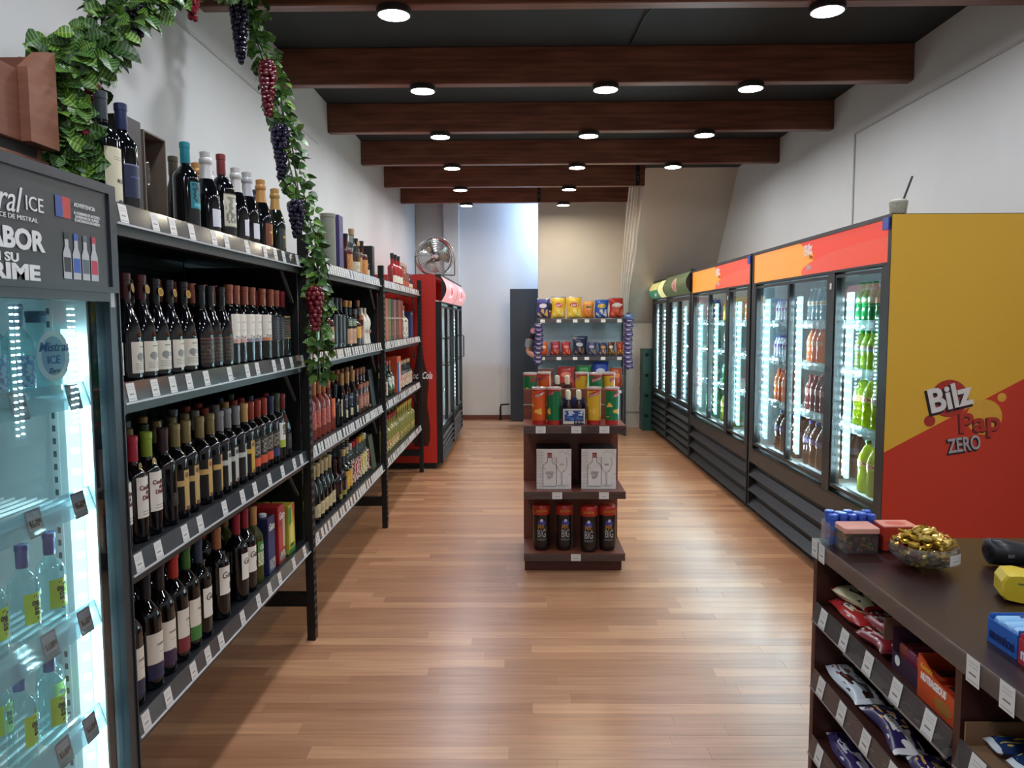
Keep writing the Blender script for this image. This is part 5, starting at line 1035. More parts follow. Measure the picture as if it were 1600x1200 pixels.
# packets on hanging strips beside the rack
for sd, (x, z0, n, nm) in enumerate(((.224, 1.50, 9, 'door side'), (1.405, 1.62, 12, 'fridge side'))):
    zend = z0 - n * .06 - .01
    t = solo('clip_strip', MB().box(x - .02, x + .02, RY0 - .035, RY0 - .032, zend, z0 + .02).box(x - .02, x - .008, RY0 - .0319, RY0 + .005, z0 + .0, z0 + .02), mat('#2a2a3c', .5), 'hanging strip of small purple snack packets, %s of the rack' % nm, 'hanging strip', loc=(x, RY0 - .03, z0))
    for k in range(n):
        m = bag_print('#34306a' if k or sd == 0 else '#3f7fc0', '#c9a79c' if k % 2 else '#d6c3b0', '#8a6a8c', foodreg=(.2, .8, .3, .8))
        bag(x + RND.uniform(-.008, .008), RY0 - .058 - .004 * (k % 2), z0 - .06 * (k + 1), .115, .056, .026, m, 'small purple snack packet, %s down the strip on the %s' % (ORD[k], nm), 60 + k % 3, 'packets on the %s strip' % nm, rz=RND.uniform(-.15, .15), lean=.1, name='snack_packet', cat='snack packet')

# ------------------------------------------------------------------ person behind the rack
t = thing('person', 'person in a dark top standing behind the snack rack, arm bent', 'person', (.365, 10.74, 0))
def skin_body(name, pts, edges, m, parent, root=0):
    me = bpy.data.meshes.new(name); me.from_pydata([p[:3] for p in pts], edges, []); o = put(name, me, parent)
    sk = o.modifiers.new('skin', 'SKIN'); sk.use_smooth_shade = True
    for i, p in enumerate(pts): me.skin_vertices[0].data[i].radius = (p[3], p[4] if len(p) > 4 else p[3])
    me.skin_vertices[0].data[root].use_root = True
    o.modifiers.new('sub', 'SUBSURF').levels = 2
    o.modifiers['sub'].render_levels = 2; me.materials.append(m); return o
SK = mat('#b5765a', .5)
BP = [(0, 0, .95, .15, .11), (0, 0, 1.12, .145, .1), (0, 0, 1.30, .16, .11), (0, 0, 1.42, .15, .09), (0, 0, 1.50, .055, .055), (0, .0, 1.56, .055), (0, -.01, 1.64, .085, .1), (0, -.005, 1.72, .08, .095), (-.17, 0, 1.42, .06), (-.24, -.01, 1.27, .05), (-.27, -.02, 1.10, .044), (-.17, -.13, 1.04, .036), (-.09, -.20, 1.05, .028), (.17, 0, 1.42, .06), (.24, 0, 1.26, .05), (.26, -.03, 1.08, .044), (.18, -.15, 1.04, .036), (.10, -.20, 1.05, .028), (-.09, 0, .86, .09), (-.10, 0, .48, .062), (-.10, .01, .10, .042), (-.10, -.10, .05, .04), (.09, 0, .86, .09), (.10, 0, .48, .062), (.10, .01, .10, .042), (.10, -.10, .05, .04)]
BE = [(0, 1), (1, 2), (2, 3), (3, 4), (4, 5), (5, 6), (6, 7), (3, 8), (8, 9), (9, 10), (10, 11), (11, 12), (3, 13), (13, 14), (14, 15), (15, 16), (16, 17), (0, 18), (18, 19), (19, 20), (20, 21), (0, 22), (22, 23), (23, 24), (24, 25)]
skin_body('body', BP, BE, SK, t)
for s in (-1, 1):      # hands: palm, four fingers and a thumb, closed in front of the body
    q = MB(); hx = s * .075
    q.cbox(hx - .03, hx + .03, -.222, -.196, 1.02, 1.09, .01)
    for k in range(4): z = 1.027 + .017 * k; q.tube([(hx - s * .02, -.215, z), (hx - s * .05, -.225, z), (hx - s * .07, -.215, z - .006), (hx - s * (.08 - .004 * abs(k - 2)), -.2, z - .01)], [.009, .0085, .008, .006], 7)
    q.tube([(hx + s * .01, -.215, 1.085), (hx - s * .01, -.228, 1.105), (hx - s * .035, -.225, 1.112)], [.011, .0095, .007], 7)
    put('hand', q.mesh('hand', SK, 60), t)
hq = MB(); hq.lathe([(0, .155), (.05, .15), (.085, .12), (.1, .07), (.098, .03), (.09, -.01)], 16, (0, .012, 1.635)); put('hair', hq.mesh('hair', mat('#1d1613', .6), True), t)
fq = MB()
for s in (-1, 1): fq.lathe([(0, .009), (.008, .006), (.01, 0), (.008, -.006), (0, -.009)], 8, (s * .032, -.098, 1.665))
put('eyes', fq.mesh('eyes', mat('#e6e2dc', .3), True), t); put('nose', MB().tube([(0, -.1, 1.665), (0, -.122, 1.635), (0, -.1, 1.625)], [.007, .013, .008], 7).mesh('nose', SK, True), t); put('mouth', MB().tube([(-.022, -.098, 1.6), (0, -.106, 1.598), (.022, -.098, 1.6)], [.003, .006, .003], 6).mesh('mouth', mat('#8a4a40', .5), True), t)
for s in (-1, 1): put('ear', MB().tube([(s * .088, 0, 1.62), (s * .098, .008, 1.65), (s * .09, .0, 1.68)], [.008, .012, .008], 6).mesh('ear', SK, True), t)
shirt = [(0, 0, .90, .16, .12), (0, 0, 1.12, .16, .115), (0, 0, 1.30, .175, .125), (0, 0, 1.42, .165, .105), (-.175, 0, 1.42, .07), (-.245, -.01, 1.26, .062), (.175, 0, 1.42, .07), (.245, 0, 1.25, .062)]
skin_body('shirt', shirt, [(0, 1), (1, 2), (2, 3), (3, 4), (4, 5), (3, 6), (6, 7)], mat('#26212a', .8), t)
put('shirt_print', MB().disc((-.2, -.075, 1.40), (1, 0, 0), (0, .2, 1), .04, 16).mesh('shirt_print', mat('#c07a80', .7)), t)
put('sleeve_cuff', MB().tube([(-.243, -.01, 1.275), (-.262, -.015, 1.17)], [.066, .06], 14).mesh('sleeve_cuff', mat('#7c8084', .8), True), t)
tr = [(0, 0, .93, .155, .115), (-.09, 0, .84, .1), (-.10, 0, .48, .075), (-.10, .01, .08, .06), (.09, 0, .84, .1), (.10, 0, .48, .075), (.10, .01, .08, .06)]
skin_body('trousers', tr, [(0, 1), (1, 2), (2, 3), (0, 4), (4, 5), (5, 6)], mat('#23262e', .8), t)
# ------------------------------------------------------------------ row of drinks fridges
HB = lambda sp: prnt('#e8862a', [('r', sp + .03, 1, 0, 1, '#c9371d'), ('s', 1, .25, sp + .17, '#c9371d'), ('d', .96, .1, .5, .5, '#c8452e')], .25, 0, .55)
FA = cooler('wide_drinks_fridge', 'wide fridge with orange and red sign and yellow side panel', None, 1.80, 1, 3.79, 6.03, 2.06, .775, [(3.87, 4.45), (4.55, 5.22), (5.22, 5.93)], (.575, 1.80), (1.815, 2.05), 3, [.93, 1.25, 1.52], [(4.44, .085), (4.37, .068), (4.56, .085), (5.24, .085), (5.16, .068), (5.92, .085), (5.83, .068)], BLACK, hdr=HB(.52), dframe=.016)  # LED strips set closest to the glass are added: reflected columns, brighter interior
FB = cooler('wide_drinks_fridge', 'second wide fridge with orange and red sign', None, 1.80, 1, 6.07, 8.17, 2.06, .68, [(6.15, 6.69), (6.79, 7.42), (7.42, 8.08)], (.575, 1.80), (1.815, 2.05), 3, [.93, 1.25, 1.52], [(6.67, .085), (6.58, .068), (6.80, .085), (7.44, .085), (7.35, .068), (8.06, .085), (7.97, .068)], BLACK, hdr=HB(.52), dframe=.016)  # again, strips closest to the glass are added to mimic LED reflections
GH1 = prnt('#4d5f3c', [('d', .5, .5, .1, .34, '#b78a7c'), ('d', .5, .42, .06, .22, '#a86a66')], .35, 0, .35); GH2 = prnt('#3f6b4a', [('r', .66, 1, 0, 1, '#d9d79a'), ('r', .05, .62, .5, .95, '#c9c07a'), ('r', .0, .62, .08, .42, '#1f7a58')], .35, 0, .5)
FC1 = cooler('drinks_fridge', 'fridge with rounded olive green sign beside the wide fridges', 'green-sign fridges', 1.80, 1, 8.2, 9.5, 2.08, .66, [(8.26, 8.85), (8.85, 9.44)], (.575, 1.80), (1.815, 2.07), 5, [.93, 1.25, 1.52], [(8.83, .085), (9.42, .085), (8.30, .085)], BLACK, hdr=GH1, curved=True, dframe=.045)
FC2 = cooler('drinks_fridge', 'last fridge of the row with rounded green and cream sign', 'green-sign fridges', 1.80, 1, 9.53, 10.58, 2.06, .66, [(9.59, 10.06), (10.06, 10.52)], (.575, 1.80), (1.815, 2.05), 5, [.93, 1.25, 1.52], [(10.04, .085), (10.50, .085), (9.63, .085)], BLACK, hdr=GH2, curved=True, dframe=.045)
mex, mz = (0, -1, 0), (0, 0, 1)
for f, yc in ((FA, 4.88), (FB, 7.09)):
    letters(f, 'Bilz', (1.803, yc, 1.98), mex, mz, .095, WINK, bold=.003, tilt=.1); part('yellow_dot', MB().disc((1.8035, yc - .05, 1.935), (0, -1, 0), (0, 0, 1), .026, 16), mat('#e8a83a', .4, emit=.5), f); letters(f, 'Pap', (1.802, yc - .05, 1.935), mex, mz, .04, mat('#8a1d16', .5), bold=.001); letters(f, 'ZERO', (1.803, yc - .02, 1.87), mex, mz, .035, mat('#c9c9cc', .5), bold=.001)
    part('display', MB().cbox(1.792, 1.7995, f.location.y - (1.105 if f is FA else 1.04), f.location.y - (1.04 if f is FA else .98), 1.985, 2.045, .003), mat('#1c2a66', .3, emit=.8), f)
    part('lock_plate', MB().box(1.7965, 1.7995, f.location.y - (.42 if f is FA else .40), f.location.y - (.40 if f is FA else .38), 1.72, 1.755), WHITEP, f)
letters(FC2, 'SIDRAL', (1.742, 10.0, 1.865), mex, mz, .05, WINK, bold=.001)
# printed side panel of the first wide fridge
YP = 3.7885; ex_, ez_ = (1, 0, 0), (0, 0, 1); XP0, XP1 = 1.802, 2.573
sp = part('side_panel', MB().quad((XP0, YP, .10), (XP1, YP, .10), (XP1, YP, 2.055), (XP0, YP, 2.055)), prnt('#dfb034', [], .4), FA)
part('side_red', MB().add([(XP0, YP - .0006, .10), (XP1, YP - .0006, .10), (XP1, YP - .0006, 1.305), (XP0, YP - .0006, .885)], [(0, 1, 2, 3)]), prnt('#c6361c', [], .4), FA)
def dot(x, z, r, c, n, d=.0012): part(n, MB().disc((x, YP - d, z), ex_, ez_, r, 40), mat(c, .4), FA)
dot(2.114, 1.155, .093, '#a82c20', 'red_circle'); dot(2.29, 1.062, .088, '#d9a838', 'yellow_circle'); dot(2.372, 1.16, .022, '#d9a838', 'yellow_circle'); dot(2.022, 1.043, .028, '#a82c20', 'red_circle')
K = mat('#1d1214', .5)
letters(FA, 'Bilz', (2.107, YP - .0018, 1.146), ex_, ez_, .165, K, bold=.009, wid=.225, tilt=.24, name='lettering_shadow'); letters(FA, 'Bilz', (2.115, YP - .003, 1.157), ex_, ez_, .165, mat('#dcdad6', .45), bold=.005, wid=.215, tilt=.24)
letters(FA, 'Pap', (2.262, YP - .0018, 1.028), ex_, ez_, .135, mat('#5a1512', .5), bold=.006, wid=.205, tilt=.08, name='lettering_shadow'); letters(FA, 'Pap', (2.268, YP - .003, 1.034), ex_, ez_, .135, mat('#b03021', .45), bold=.003, wid=.2, tilt=.08)
letters(FA, 'ZERO', (2.193, YP - .0018, .918), ex_, ez_, .1, K, bold=.006, wid=.17, tilt=.15, name='lettering_shadow'); letters(FA, 'ZERO', (2.198, YP - .003, .924), ex_, ez_, .1, mat('#a9a6a8', .45), bold=.002, wid=.162, tilt=.15)

# soft-drink bottles
def pet(key, h, r, col, cap, look, lab=None, rough=.1, alpha=None):
    g = mat(col, rough, 0, .6, .08) if not alpha else glass(alpha[0], 1.0, .02, alpha[1], col)
    btype(key, 'soda', h, r, g, mat(cap, .4), look, (h * .5, h * .63, 1.5, lab) if lab else None, nk=.013, name='soda_bottle', cat='soda bottle')
pet('lime3', .298, .054, '#b9c41c', '#1f7a3a', 'big lime yellow soda bottle, green cap', prnt('#c9c35a', [('r', 0, 1, .2, .8, '#b0402c'), ('n', 7, .5, '#d9d3a0', .1, .9, .2, .8)]), alpha=('#d6e04a', .8))
pet('green3', .298, .052, '#0f7d3c', '#1f7a3a', 'big green soda bottle', prnt('#2a9a50', [('n', 6, .5, '#d8e4d0', 0, 1, .1, .9)]))
pet('lime1', .235, .036, '#a8bc2c', '#1f8a3c', 'lime soda bottle with grey-blue label', prnt('#8aa0a6', [('r', 0, 1, .5, .9, '#a8764c')]), alpha=('#cfe04a', .75))
pet('green1', .235, .036, '#12803a', '#1f8a3c', 'green soda bottle', prnt('#2c9a52', [('d', .5, .5, .2, .3, '#c9d9c4')]))
pet('mix1', .225, .034, '#2d8a3c', '#3a5a8a', 'green-topped bottle with brown label', prnt('#8a5a3c', [('h', 0, 1, .1, .9, 3, '#c9a04c')]))
pet('orange1', .245, .038, '#d9652c', '#c9481f', 'orange soda bottle', prnt('#b98a6a', [('r', 0, 1, .2, .6, '#d98a5c')]))
pet('red1', .245, .038, '#6a1f22', '#8a2a22', 'dark red soda bottle', prnt('#8a3a34', [('n', 6, .5, '#c9a09a', 0, 1, 0, 1)]))
pet('blue1', .175, .028, '#c3d0e6', '#2a3fa0', 'small clear bottle with blue label', prnt('#2d3f9c', [('r', 0, 1, .35, .65, '#a8404c')]))
pet('cola3', .295, .054, '#4a2a1c', '#2a3f9c', 'big brown cola bottle, blue cap', prnt('#8a6a58', [('n', 5, .5, '#5a4aa0', 0, 1, 0, 1)]))
pet('clear1', .23, .034, '#9fb4ba', '#a9b9be', 'clear mineral water bottle', prnt('#a8b4b0', [('r', 0, 1, .3, .7, '#b98a4c')]), alpha=('#d9ecef', .4))
pet('yell1', .235, .036, '#cdb92c', '#c9b12c', 'yellow soda bottle', prnt('#4c8a3c', []))
ZS = {0: .567, 1: .93, 2: 1.25, 3: 1.52}; FN = {0: 'bottom', 1: 'third', 2: 'second', 3: 'top'}
CN = {}
def stock(fr, ys, si, k, d=.15, rows=1, dx=.085):
    for r_ in range(rows):
        for i, y in enumerate(ys):
            key = (fr, si, k); CN[key] = CN.get(key, 0) + 1
            bottle(k, 1.80 + d + dx * r_, y + .01 * (r_ % 2), ZS[si], '%s, %s on the %s shelf, %s' % (TYPES[k]['look'], ORD[CN[key] - 1], FN[si], fr), 'bottles in the %s' % fr, PI + RND.uniform(-.3, .3))
A_, B_, C_, D_ = 'first wide fridge', 'second wide fridge', 'olive-sign fridge', 'last fridge'
def span(a, b, st): return tuple(a + st * i for i in range(int((b - a) / st) + 1))
stock(A_, span(3.96, 4.42, .115), 0, 'lime3', .16, 2, .115); stock(A_, (4.16, 4.275, 4.39), 1, 'lime3', .16, 1); stock(A_, (3.94, 4.05), 1, 'green3', .16, 1); stock(A_, (4.2, 4.31, 4.42), 1, 'green3', .275, 1)
stock(A_, (3.94, 4.02), 2, 'green1', .15, 1); stock(A_, span(4.10, 4.42, .078), 2, 'lime1', .15, 1); stock(A_, span(4.10, 4.42, .078), 2, 'green1', .235, 1)
stock(A_, span(3.95, 4.2, .075), 3, 'mix1', .15, 1); stock(A_, span(4.26, 4.42, .078), 3, 'green1', .15, 1); stock(A_, span(4.2, 4.42, .075), 3, 'mix1', .235, 1)
stock(A_, span(4.72, 5.19, .115), 0, 'cola3', .17, 2, .115); stock(A_, span(4.9, 5.18, .085), 1, 'red1', .15, 2); stock(A_, span(4.98, 5.18, .085), 2, 'orange1', .15, 2); stock(A_, span(4.94, 5.18, .075), 3, 'clear1', .15, 2)
stock(A_, span(5.42, 5.86, .115), 0, 'cola3', .17, 2, .115); stock(A_, span(5.62, 5.86, .085), 1, 'orange1', .15, 2); stock(A_, span(5.6, 5.86, .062), 2, 'blue1', .15, 2, .065); stock(A_, span(5.64, 5.86, .062), 3, 'blue1', .15, 2, .065)
stock(B_, span(6.3, 6.64, .085), 0, 'clear1', .16, 1); stock(B_, span(6.4, 6.64, .08), 1, 'yell1', .16, 1); stock(B_, span(6.4, 6.64, .08), 2, 'lime1', .16, 1); stock(B_, span(6.45, 6.64, .085), 3, 'orange1', .16, 1)
stock(B_, span(7.0, 7.37, .115), 0, 'lime3', .17, 1); stock(B_, span(7.1, 7.38, .08), 1, 'green1', .16, 1); stock(B_, span(7.15, 7.38, .08), 2, 'clear1', .16, 1); stock(B_, span(7.1, 7.38, .08), 3, 'yell1', .16, 1)
stock(B_, span(7.6, 8.0, .112), 0, 'green3', .17, 1); stock(B_, span(7.7, 8.0, .08), 1, 'lime1', .16, 1); stock(B_, span(7.7, 8.0, .08), 2, 'green1', .16, 1); stock(B_, span(7.7, 8.0, .085), 3, 'red1', .16, 1)
stock(C_, (8.36, 8.46, 8.56, 9.0, 9.1, 9.2), 0, 'blue1', .15, 1); stock(C_, (8.36, 8.46, 9.0, 9.1), 1, 'clear1', .15, 1); stock(C_, (8.36, 8.46, 9.0, 9.1), 2, 'clear1', .15, 1)
stock(D_, (9.7, 9.8, 10.2, 10.3), 0, 'clear1', .15, 1); stock(D_, (9.7, 9.8, 10.2, 10.3), 1, 'blue1', .15, 1); stock(D_, (9.7, 10.2), 2, 'clear1', .15, 1)

# green crates stacked by the last fridge
CGM = mat('#1d4a41', .45)
for i in range(4):
    z = .0005 + i * .285; t = thing('bottle_crate', 'dark green plastic bottle crate, %s from the floor in its stack' % ORD[i], 'crate', (1.88, 10.76, z), 0, 'stacked green crates')
    x0, x1, y0, y1, h = 1.69, 2.08, 10.64, 10.90, .284
    part('shell', MB().box(x0, x1, y0, y0 + .012, z, z + h).box(x0, x1, y1 - .012, y1, z, z + h).box(x0, x0 + .012, y0 + .012, y1 - .012, z, z + h).box(x1 - .012, x1, y0 + .012, y1 - .012, z, z + h).box(x0 + .012, x1 - .012, y0 + .012, y1 - .012, z, z + .012), CGM, t)
    part('rim', MB().box(x0 - .004, x1 + .004, y0 - .004, y0, z + h - .03, z + h).box(x0 - .004, x1 + .004, y0 - .004, y0, z, z + .03).box(x0 - .004, x0, y0, y1, z + h - .03, z + h).box(x0 - .004, x0, y0, y1, z, z + .03), CGM, t)
    part('hand_hole', MB().box(x0 + .03, x0 + .075, y0 - .0055, y0 - .0042, z + h - .1, z + h - .055), mat('#040606', .9), t)
    part('divider', MB().box(x0 + .012, x1 - .012, 10.765, 10.775, z + .012, z + .2).box(1.88, 1.89, y0 + .012, y1 - .012, z + .012, z + .2), CGM, t)

# cup with a straw on the first wide fridge
t = thing('drinking_cup', 'speckled plastic cup with a black straw on the wide fridge', 'cup', (1.93, 4.0, 2.0605)); zc = 2.0605
part('cup', MB().lathe([(0, .002), (.034, 0), (.037, .006), (.045, .082), (.043, .082), (.035, .008), (0, .006)], 24, (1.93, 4.0, zc)), prnt('#b9b6a4', [], .4) and mat('#b3ae98', .5, 0, .4, .55, 90), t, 35)
part('lid', MB().lathe([(.046, .080), (.046, .088), (.035, .094), (.01, .1), (0, .1)], 24, (1.93, 4.0, zc)), mat('#c9c7ba', .4), t, 35)
part('straw', MB().tube([(1.932, 4.0, zc + .03), (1.996, 4.0, zc + .212)], .0055, 8), BLACKM, t, True)

# ------------------------------------------------------------------ counter
CX, CY0, CY1, CZ = .756, .30, 1.955, .98; XB = 1.62
CWD = mat('#28130f', .3, 0, .5, .15, 4, stretch=(2, 8, 8)); CWS = mat('#3f2019', .4, 0, .5, .15, 4, stretch=(2, 8, 8))
K_ = thing('shop_counter', 'dark brown shop counter with open sweet shelves on the aisle side', 'counter', (1.2, 1.1, 0))
part('worktop', MB().cbox(CX, XB, CY0, CY1 + .01, CZ - .032, CZ, .002), CWD, K_)
part('end_panel', MB().box(CX + .004, XB, CY1 - .022, CY1, 0, CZ - .0325), CWS, K_); part('end_panel', MB().box(CX + .004, XB, CY0, CY0 + .022, 0, CZ - .0325), CWS, K_)
part('back_panel', MB().box(XB - .02, XB, CY0 + .023, CY1 - .023, 0, CZ - .0325), CWS, K_)
part('rear_board', MB().box(1.14, 1.155, CY0 + .023, CY1 - .023, .06, CZ - .0325), mat('#27120f', .5), K_)
part('divider', MB().box(CX + .004, 1.139, 1.284, 1.304, 0, CZ - .0325), CWS, K_)
CSH = [.81, .632, .452, .27]
for ya, yb in ((1.305, CY1 - .023), (CY0 + .023, 1.283)):
    for z in CSH:
        s = part('shelf', MB().box(CX + .006, 1.139, ya, yb, z - .018, z), CWS, K_)
        part('price_rail', MB().prism([(CX + .004, z + .012), (CX - .006, z - .034), (CX - .003, z - .034), (CX + .006, z + .012)], 1, ya, yb), glass('#cfc6c2', 1.2, .06, .1), s)
        part('rail_edge', MB().box(CX - .008, CX - .003, ya, yb, z - .037, z - .034), mat('#8d8380', .3), s)
        yy = yb - .06
        while yy > ya + .03:
            part('price_tag', MB().quad((CX - .0075, yy + .02, z - .036), (CX - .0075, yy - .02, z - .036), (CX + .0025, yy - .02, z + .012), (CX + .0025, yy + .02, z + .012)), TAG, s); yy -= .125
part('top_rail', MB().box(CX - .004, CX - .001, CY0 + .02, CY1, CZ - .034, CZ + .004), glass('#cfc6c2', 1.2, .06, .1), K_)
for yy in (1.93, 1.885, 1.24, 1.15, 1.06): part('price_tag', MB().quad((CX - .005, yy + .019, CZ - .04), (CX - .005, yy - .019, CZ - .04), (CX - .005, yy - .019, CZ + .006), (CX - .005, yy + .019, CZ + .006)), TAG, K_)

def pack(x, y, z, w_, h, th, m, label, seed, group, rz=0.0, rx=-PI / 2, name='sweet_pack', cat='sweets pack', word=None, wm=None, ry=0.0):
    """soft pack lying flat: built upright, then laid on its back"""
    key = ('pk', round(w_, 3), round(h, 3), round(th, 3), seed, m.name)
    if key not in BAGS: BAGS[key] = bag_mesh(w_, h, th, seed).mesh('pack', m, 50)
    o = put(name, BAGS[key], None, label, cat, group, None, (x, y, z + th / 2 + .003), (rx, ry, rz))
    if word:
        vs, fs = text_mesh(word, w_ * .42, .0006, .2, .0003); put('lettering', MB().add([(-v[1], -th / 2 - .001 - v[2], h * .5 + v[0]) for v in vs], fs).mesh('lettering', wm or WINK), o)
    return o
def lp(b, c1, c2, c3): return prnt(b, [('n', 3.2, .52, c1, .05, .95, .3, .95), ('n', 5, .56, c2, .1, .9, .08, .6), ('r', 0, 1, 0, .06, c3), ('r', 0, 1, .94, 1, c3)], .25)
LC = lp('#d9cda8', '#4a2c24', '#c9b88c', '#b02a26'); LRD = lp('#b02a26', '#e2d6b8', '#3a2c60', '#b02a26'); LDK = lp('#2a1a20', '#5a4a4c', '#7c7c80', '#1d1418'); LRED = lp('#7c1f24', '#c9a0a0', '#d8d0c4', '#5a161c')
z = CSH[0]
for i, (y, x, zo, m, rz, ln, nm) in enumerate(((1.925, .805, 0, LRD, .15, .17, 'red and cream'), (1.925, .895, 0, LC, -.1, .18, 'cream and brown'), (1.93, .985, 0, LDK, 0, .18, 'grey-black'), (1.915, .815, .036, LC, .25, .155, 'large cream'), (1.90, .91, .036, LDK, .1, .18, 'smoky grey'), (1.735, .80, .0, LRED, .0, .13, 'red'), (1.725, .885, .0, LRD, .1, .13, 'red and white'), (1.725, .97, .0, LDK, -.1, .13, 'brown-black'), (1.74, .812, .036, LRED, .2, .14, 'maroon'), (1.725, .905, .036, LDK, .1, .13, 'dark glossy'))):
    pack(x + .012, y, z + zo, .074, ln, .03, m, '%s biscuit pack in the heap on the upper counter shelf' % nm, 80 + i, 'biscuit packs on the upper counter shelf', PI + rz * .4)
# cardboard tray with bars, orange bar box
t = thing('bar_tray', 'brown cardboard tray of red and violet wafer bars on the upper shelf', 'display box', (.9, 1.6, z + .001)); KB = mat('#6b4c3c', .7); zz = z + .001
part('tray', MB().box(.79, .98, 1.587, 1.59, zz, zz + .085).box(.79, .98, 1.475, 1.478, zz, zz + .05).box(.79, .793, 1.478, 1.587, zz, zz + .035).box(.793, .98, 1.478, 1.587, zz, zz + .003), mat('#3a2038', .6), t)
part('flap', MB().box(.772, .99, 1.5905, 1.594, zz + .055, zz + .105), KB, t); part('round_sticker', MB().disc((.7888, 1.565, zz + .022), (0, -1, 0), (0, 0, 1), .011, 18), WHITEP, t)
for i in range(3):
    for j in range(2): solo('wafer_bar', MB().cbox(.80 + .045 * j * 1.9, .88 + .045 * j * 1.9, 1.481 + .035 * i, 1.513 + .035 * i, zz + .004, zz + .055, .003), lp('#a8443c', '#3a2a4c', '#6a3a5c', '#c9a0a0') and mat(('#a8443c', '#7a3550', '#8a4038')[i], .35), 'wafer bar in the cardboard tray, %s column, %s bar' % (('outer', 'inner')[j], ORD[i]), 'wafer bar', group='bars in the cardboard tray')
t = thing('bar_box', 'bright orange open box of nut bars on the upper counter shelf', 'display box', (.88, 1.34, zz)); OR = mat('#c4481c', .45)
y0, y1 = 1.307, 1.462
part('front', MB().prism([(1.307, zz), (1.462, zz), (1.462, zz + .085), (1.44, zz + .078), (1.40, zz + .06), (1.307, zz + .05)], 0, .778, .781), OR, t)
part('tray', MB().box(.781, 1.0, y0, y0 + .003, zz, zz + .05).box(.781, 1.0, y1 - .003, y1, zz, zz + .085).box(.781, 1.0, y0 + .003, y1 - .003, zz, zz + .003), OR, t)
letters(t, 'NUTRAGEOUS', (.7775, 1.405, zz + .046), (0, -1, 0), (0, 0, 1), .02, WINK, bold=.0008, wid=.088); letters(t, "Reese's", (.7775, 1.43, zz + .066), (0, -1, 0), (0, 0, 1), .014, mat('#d9a52c', .4), bold=.0004); part('nut_picture', MB().disc((.7776, 1.37, zz + .02), (0, -1, 0), (0, 0, 1), .03, 16, ry=.014), mat('#a0682c', .5), t)
for i in range(3):
    o = solo('nut_bar', MB().cbox(.785, .99, 1.313 + .049 * i, 1.358 + .049 * i, zz + .004, zz + .04 + .008 * i, .004), mat('#a8361c', .3), 'red and black nut bar in the orange box, %s from the divider' % ORD[i], 'nut bar', group='bars in the orange box')
    part('name_band', MB().box(.80, .96, 1.32 + .049 * i, 1.345 + .049 * i, zz + .0402 + .008 * i, zz + .041 + .008 * i), mat('#1c1412', .4), o)
# packs on the lower counter shelves
LW = lp('#c6cdd2', '#3a241c', '#8a5a44', '#d9dde0'); LP = lp('#2c2250', '#d9d3cc', '#cfa45c', '#d9d6d2'); LS = lp('#3a2f5c', '#c9c6d0', '#1c1830', '#d0d0d4')
z = CSH[1]
for i, (y, x, zo, m, wd, nm, ln) in enumerate(((1.925, .805, 0, LW, None, 'white and brown', .2), (1.925, .885, 0, LW, None, 'pale grey', .2), (1.915, .845, .04, LW, None, 'silver-white', .19), (1.715, .805, 0, LP, 'Gretel', 'cream-ended violet', .2), (1.715, .885, 0, LP, 'Gretel', 'inner cream-ended violet', .2), (1.70, .845, .04, LP, 'Gretel', 'topmost violet', .19), (1.513, .805, 0, LP, 'Gretel', 'white-ended violet', .2), (1.513, .885, 0, LP, 'Gretel', 'inner white-ended violet', .2))):
    pack(x + .015, y, z + zo, .07, ln, .034, m, '%s wafer pack on the middle counter shelf' % nm, 95 + i, 'wafer packs on the middle counter shelf', PI + .06 * (i % 3 - 1), name='wafer_pack', cat='wafer pack', word=wd)
z = CSH[2]
for i, (y, x, zo, nm) in enumerate(((1.925, .81, 0, 'silver-ended violet'), (1.925, .89, 0, 'inner silver-ended violet'), (1.90, .85, .04, 'topmost shiny violet'), (1.715, .81, 0, 'creased violet'), (1.715, .89, 0, 'inner creased violet'), (1.505, .81, 0, 'dark violet'))):
    pack(x + .012, y, z + zo, .07, .19, .034, LS, '%s foil pack on the low counter shelf' % nm, 110 + i, 'foil packs on the low counter shelf', PI + .08 * (i % 3 - 1), name='foil_pack', cat='sweets pack')
z = CSH[0]
t = solo('cardboard_tray', MB().box(.765, 1.1, 1.275, 1.279, z + .001, z + .045).box(.765, 1.1, 1.0, 1.004, z + .001, z + .045).box(1.096, 1.1, 1.004, 1.275, z + .001, z + .045).box(.765, 1.096, 1.004, 1.275, z + .001, z + .004), mat('#8a6a4c', .75), 'shallow cardboard tray behind the counter divider', 'tray')
LBL = lp('#1f3560', '#c9d3dc', '#c9b04c', '#dfe3e6')
for i in range(4): pack(.79, 1.245 - .06 * i, z + .004, .046, .15, .026, LBL, 'blue and white bar, %s in the cardboard tray' % ORD[i], 120 + i % 2, 'blue bars in the cardboard tray', -PI / 2 + .12 * (i % 2), name='chocolate_bar', cat='chocolate bar')

# things on the worktop
zt = CZ + .0006
t = thing('nut_box', 'clear plastic box of mixed nuts with pink lid on the counter corner', 'box', (.826, 1.86, zt))
part('clear_box', MB().box(.787, .865, 1.83, 1.8312, zt, zt + .047).box(.787, .865, 1.8888, 1.89, zt, zt + .047).box(.787, .7882, 1.8312, 1.8888, zt, zt + .047).box(.8638, .865, 1.8312, 1.8888, zt, zt + .047), glass('#f0f0ee', 1.2, .02, .05), t)
part('lid', MB().cbox(.784, .868, 1.827, 1.893, zt + .047, zt + .064, .003), mat('#d99a86', .4), t)
nq = MB(); nr = random.Random(4)
for i in range(170):
    r = nr.uniform(.0035, .0055); p = (nr.uniform(.793, .859), nr.uniform(1.836, 1.884), zt + nr.uniform(.004, .042))
    nq.lathe([(0, -r), (r * .8, -r * .6), (r, 0), (r * .8, r * .6), (0, r)], 6, p, m=i % 4)
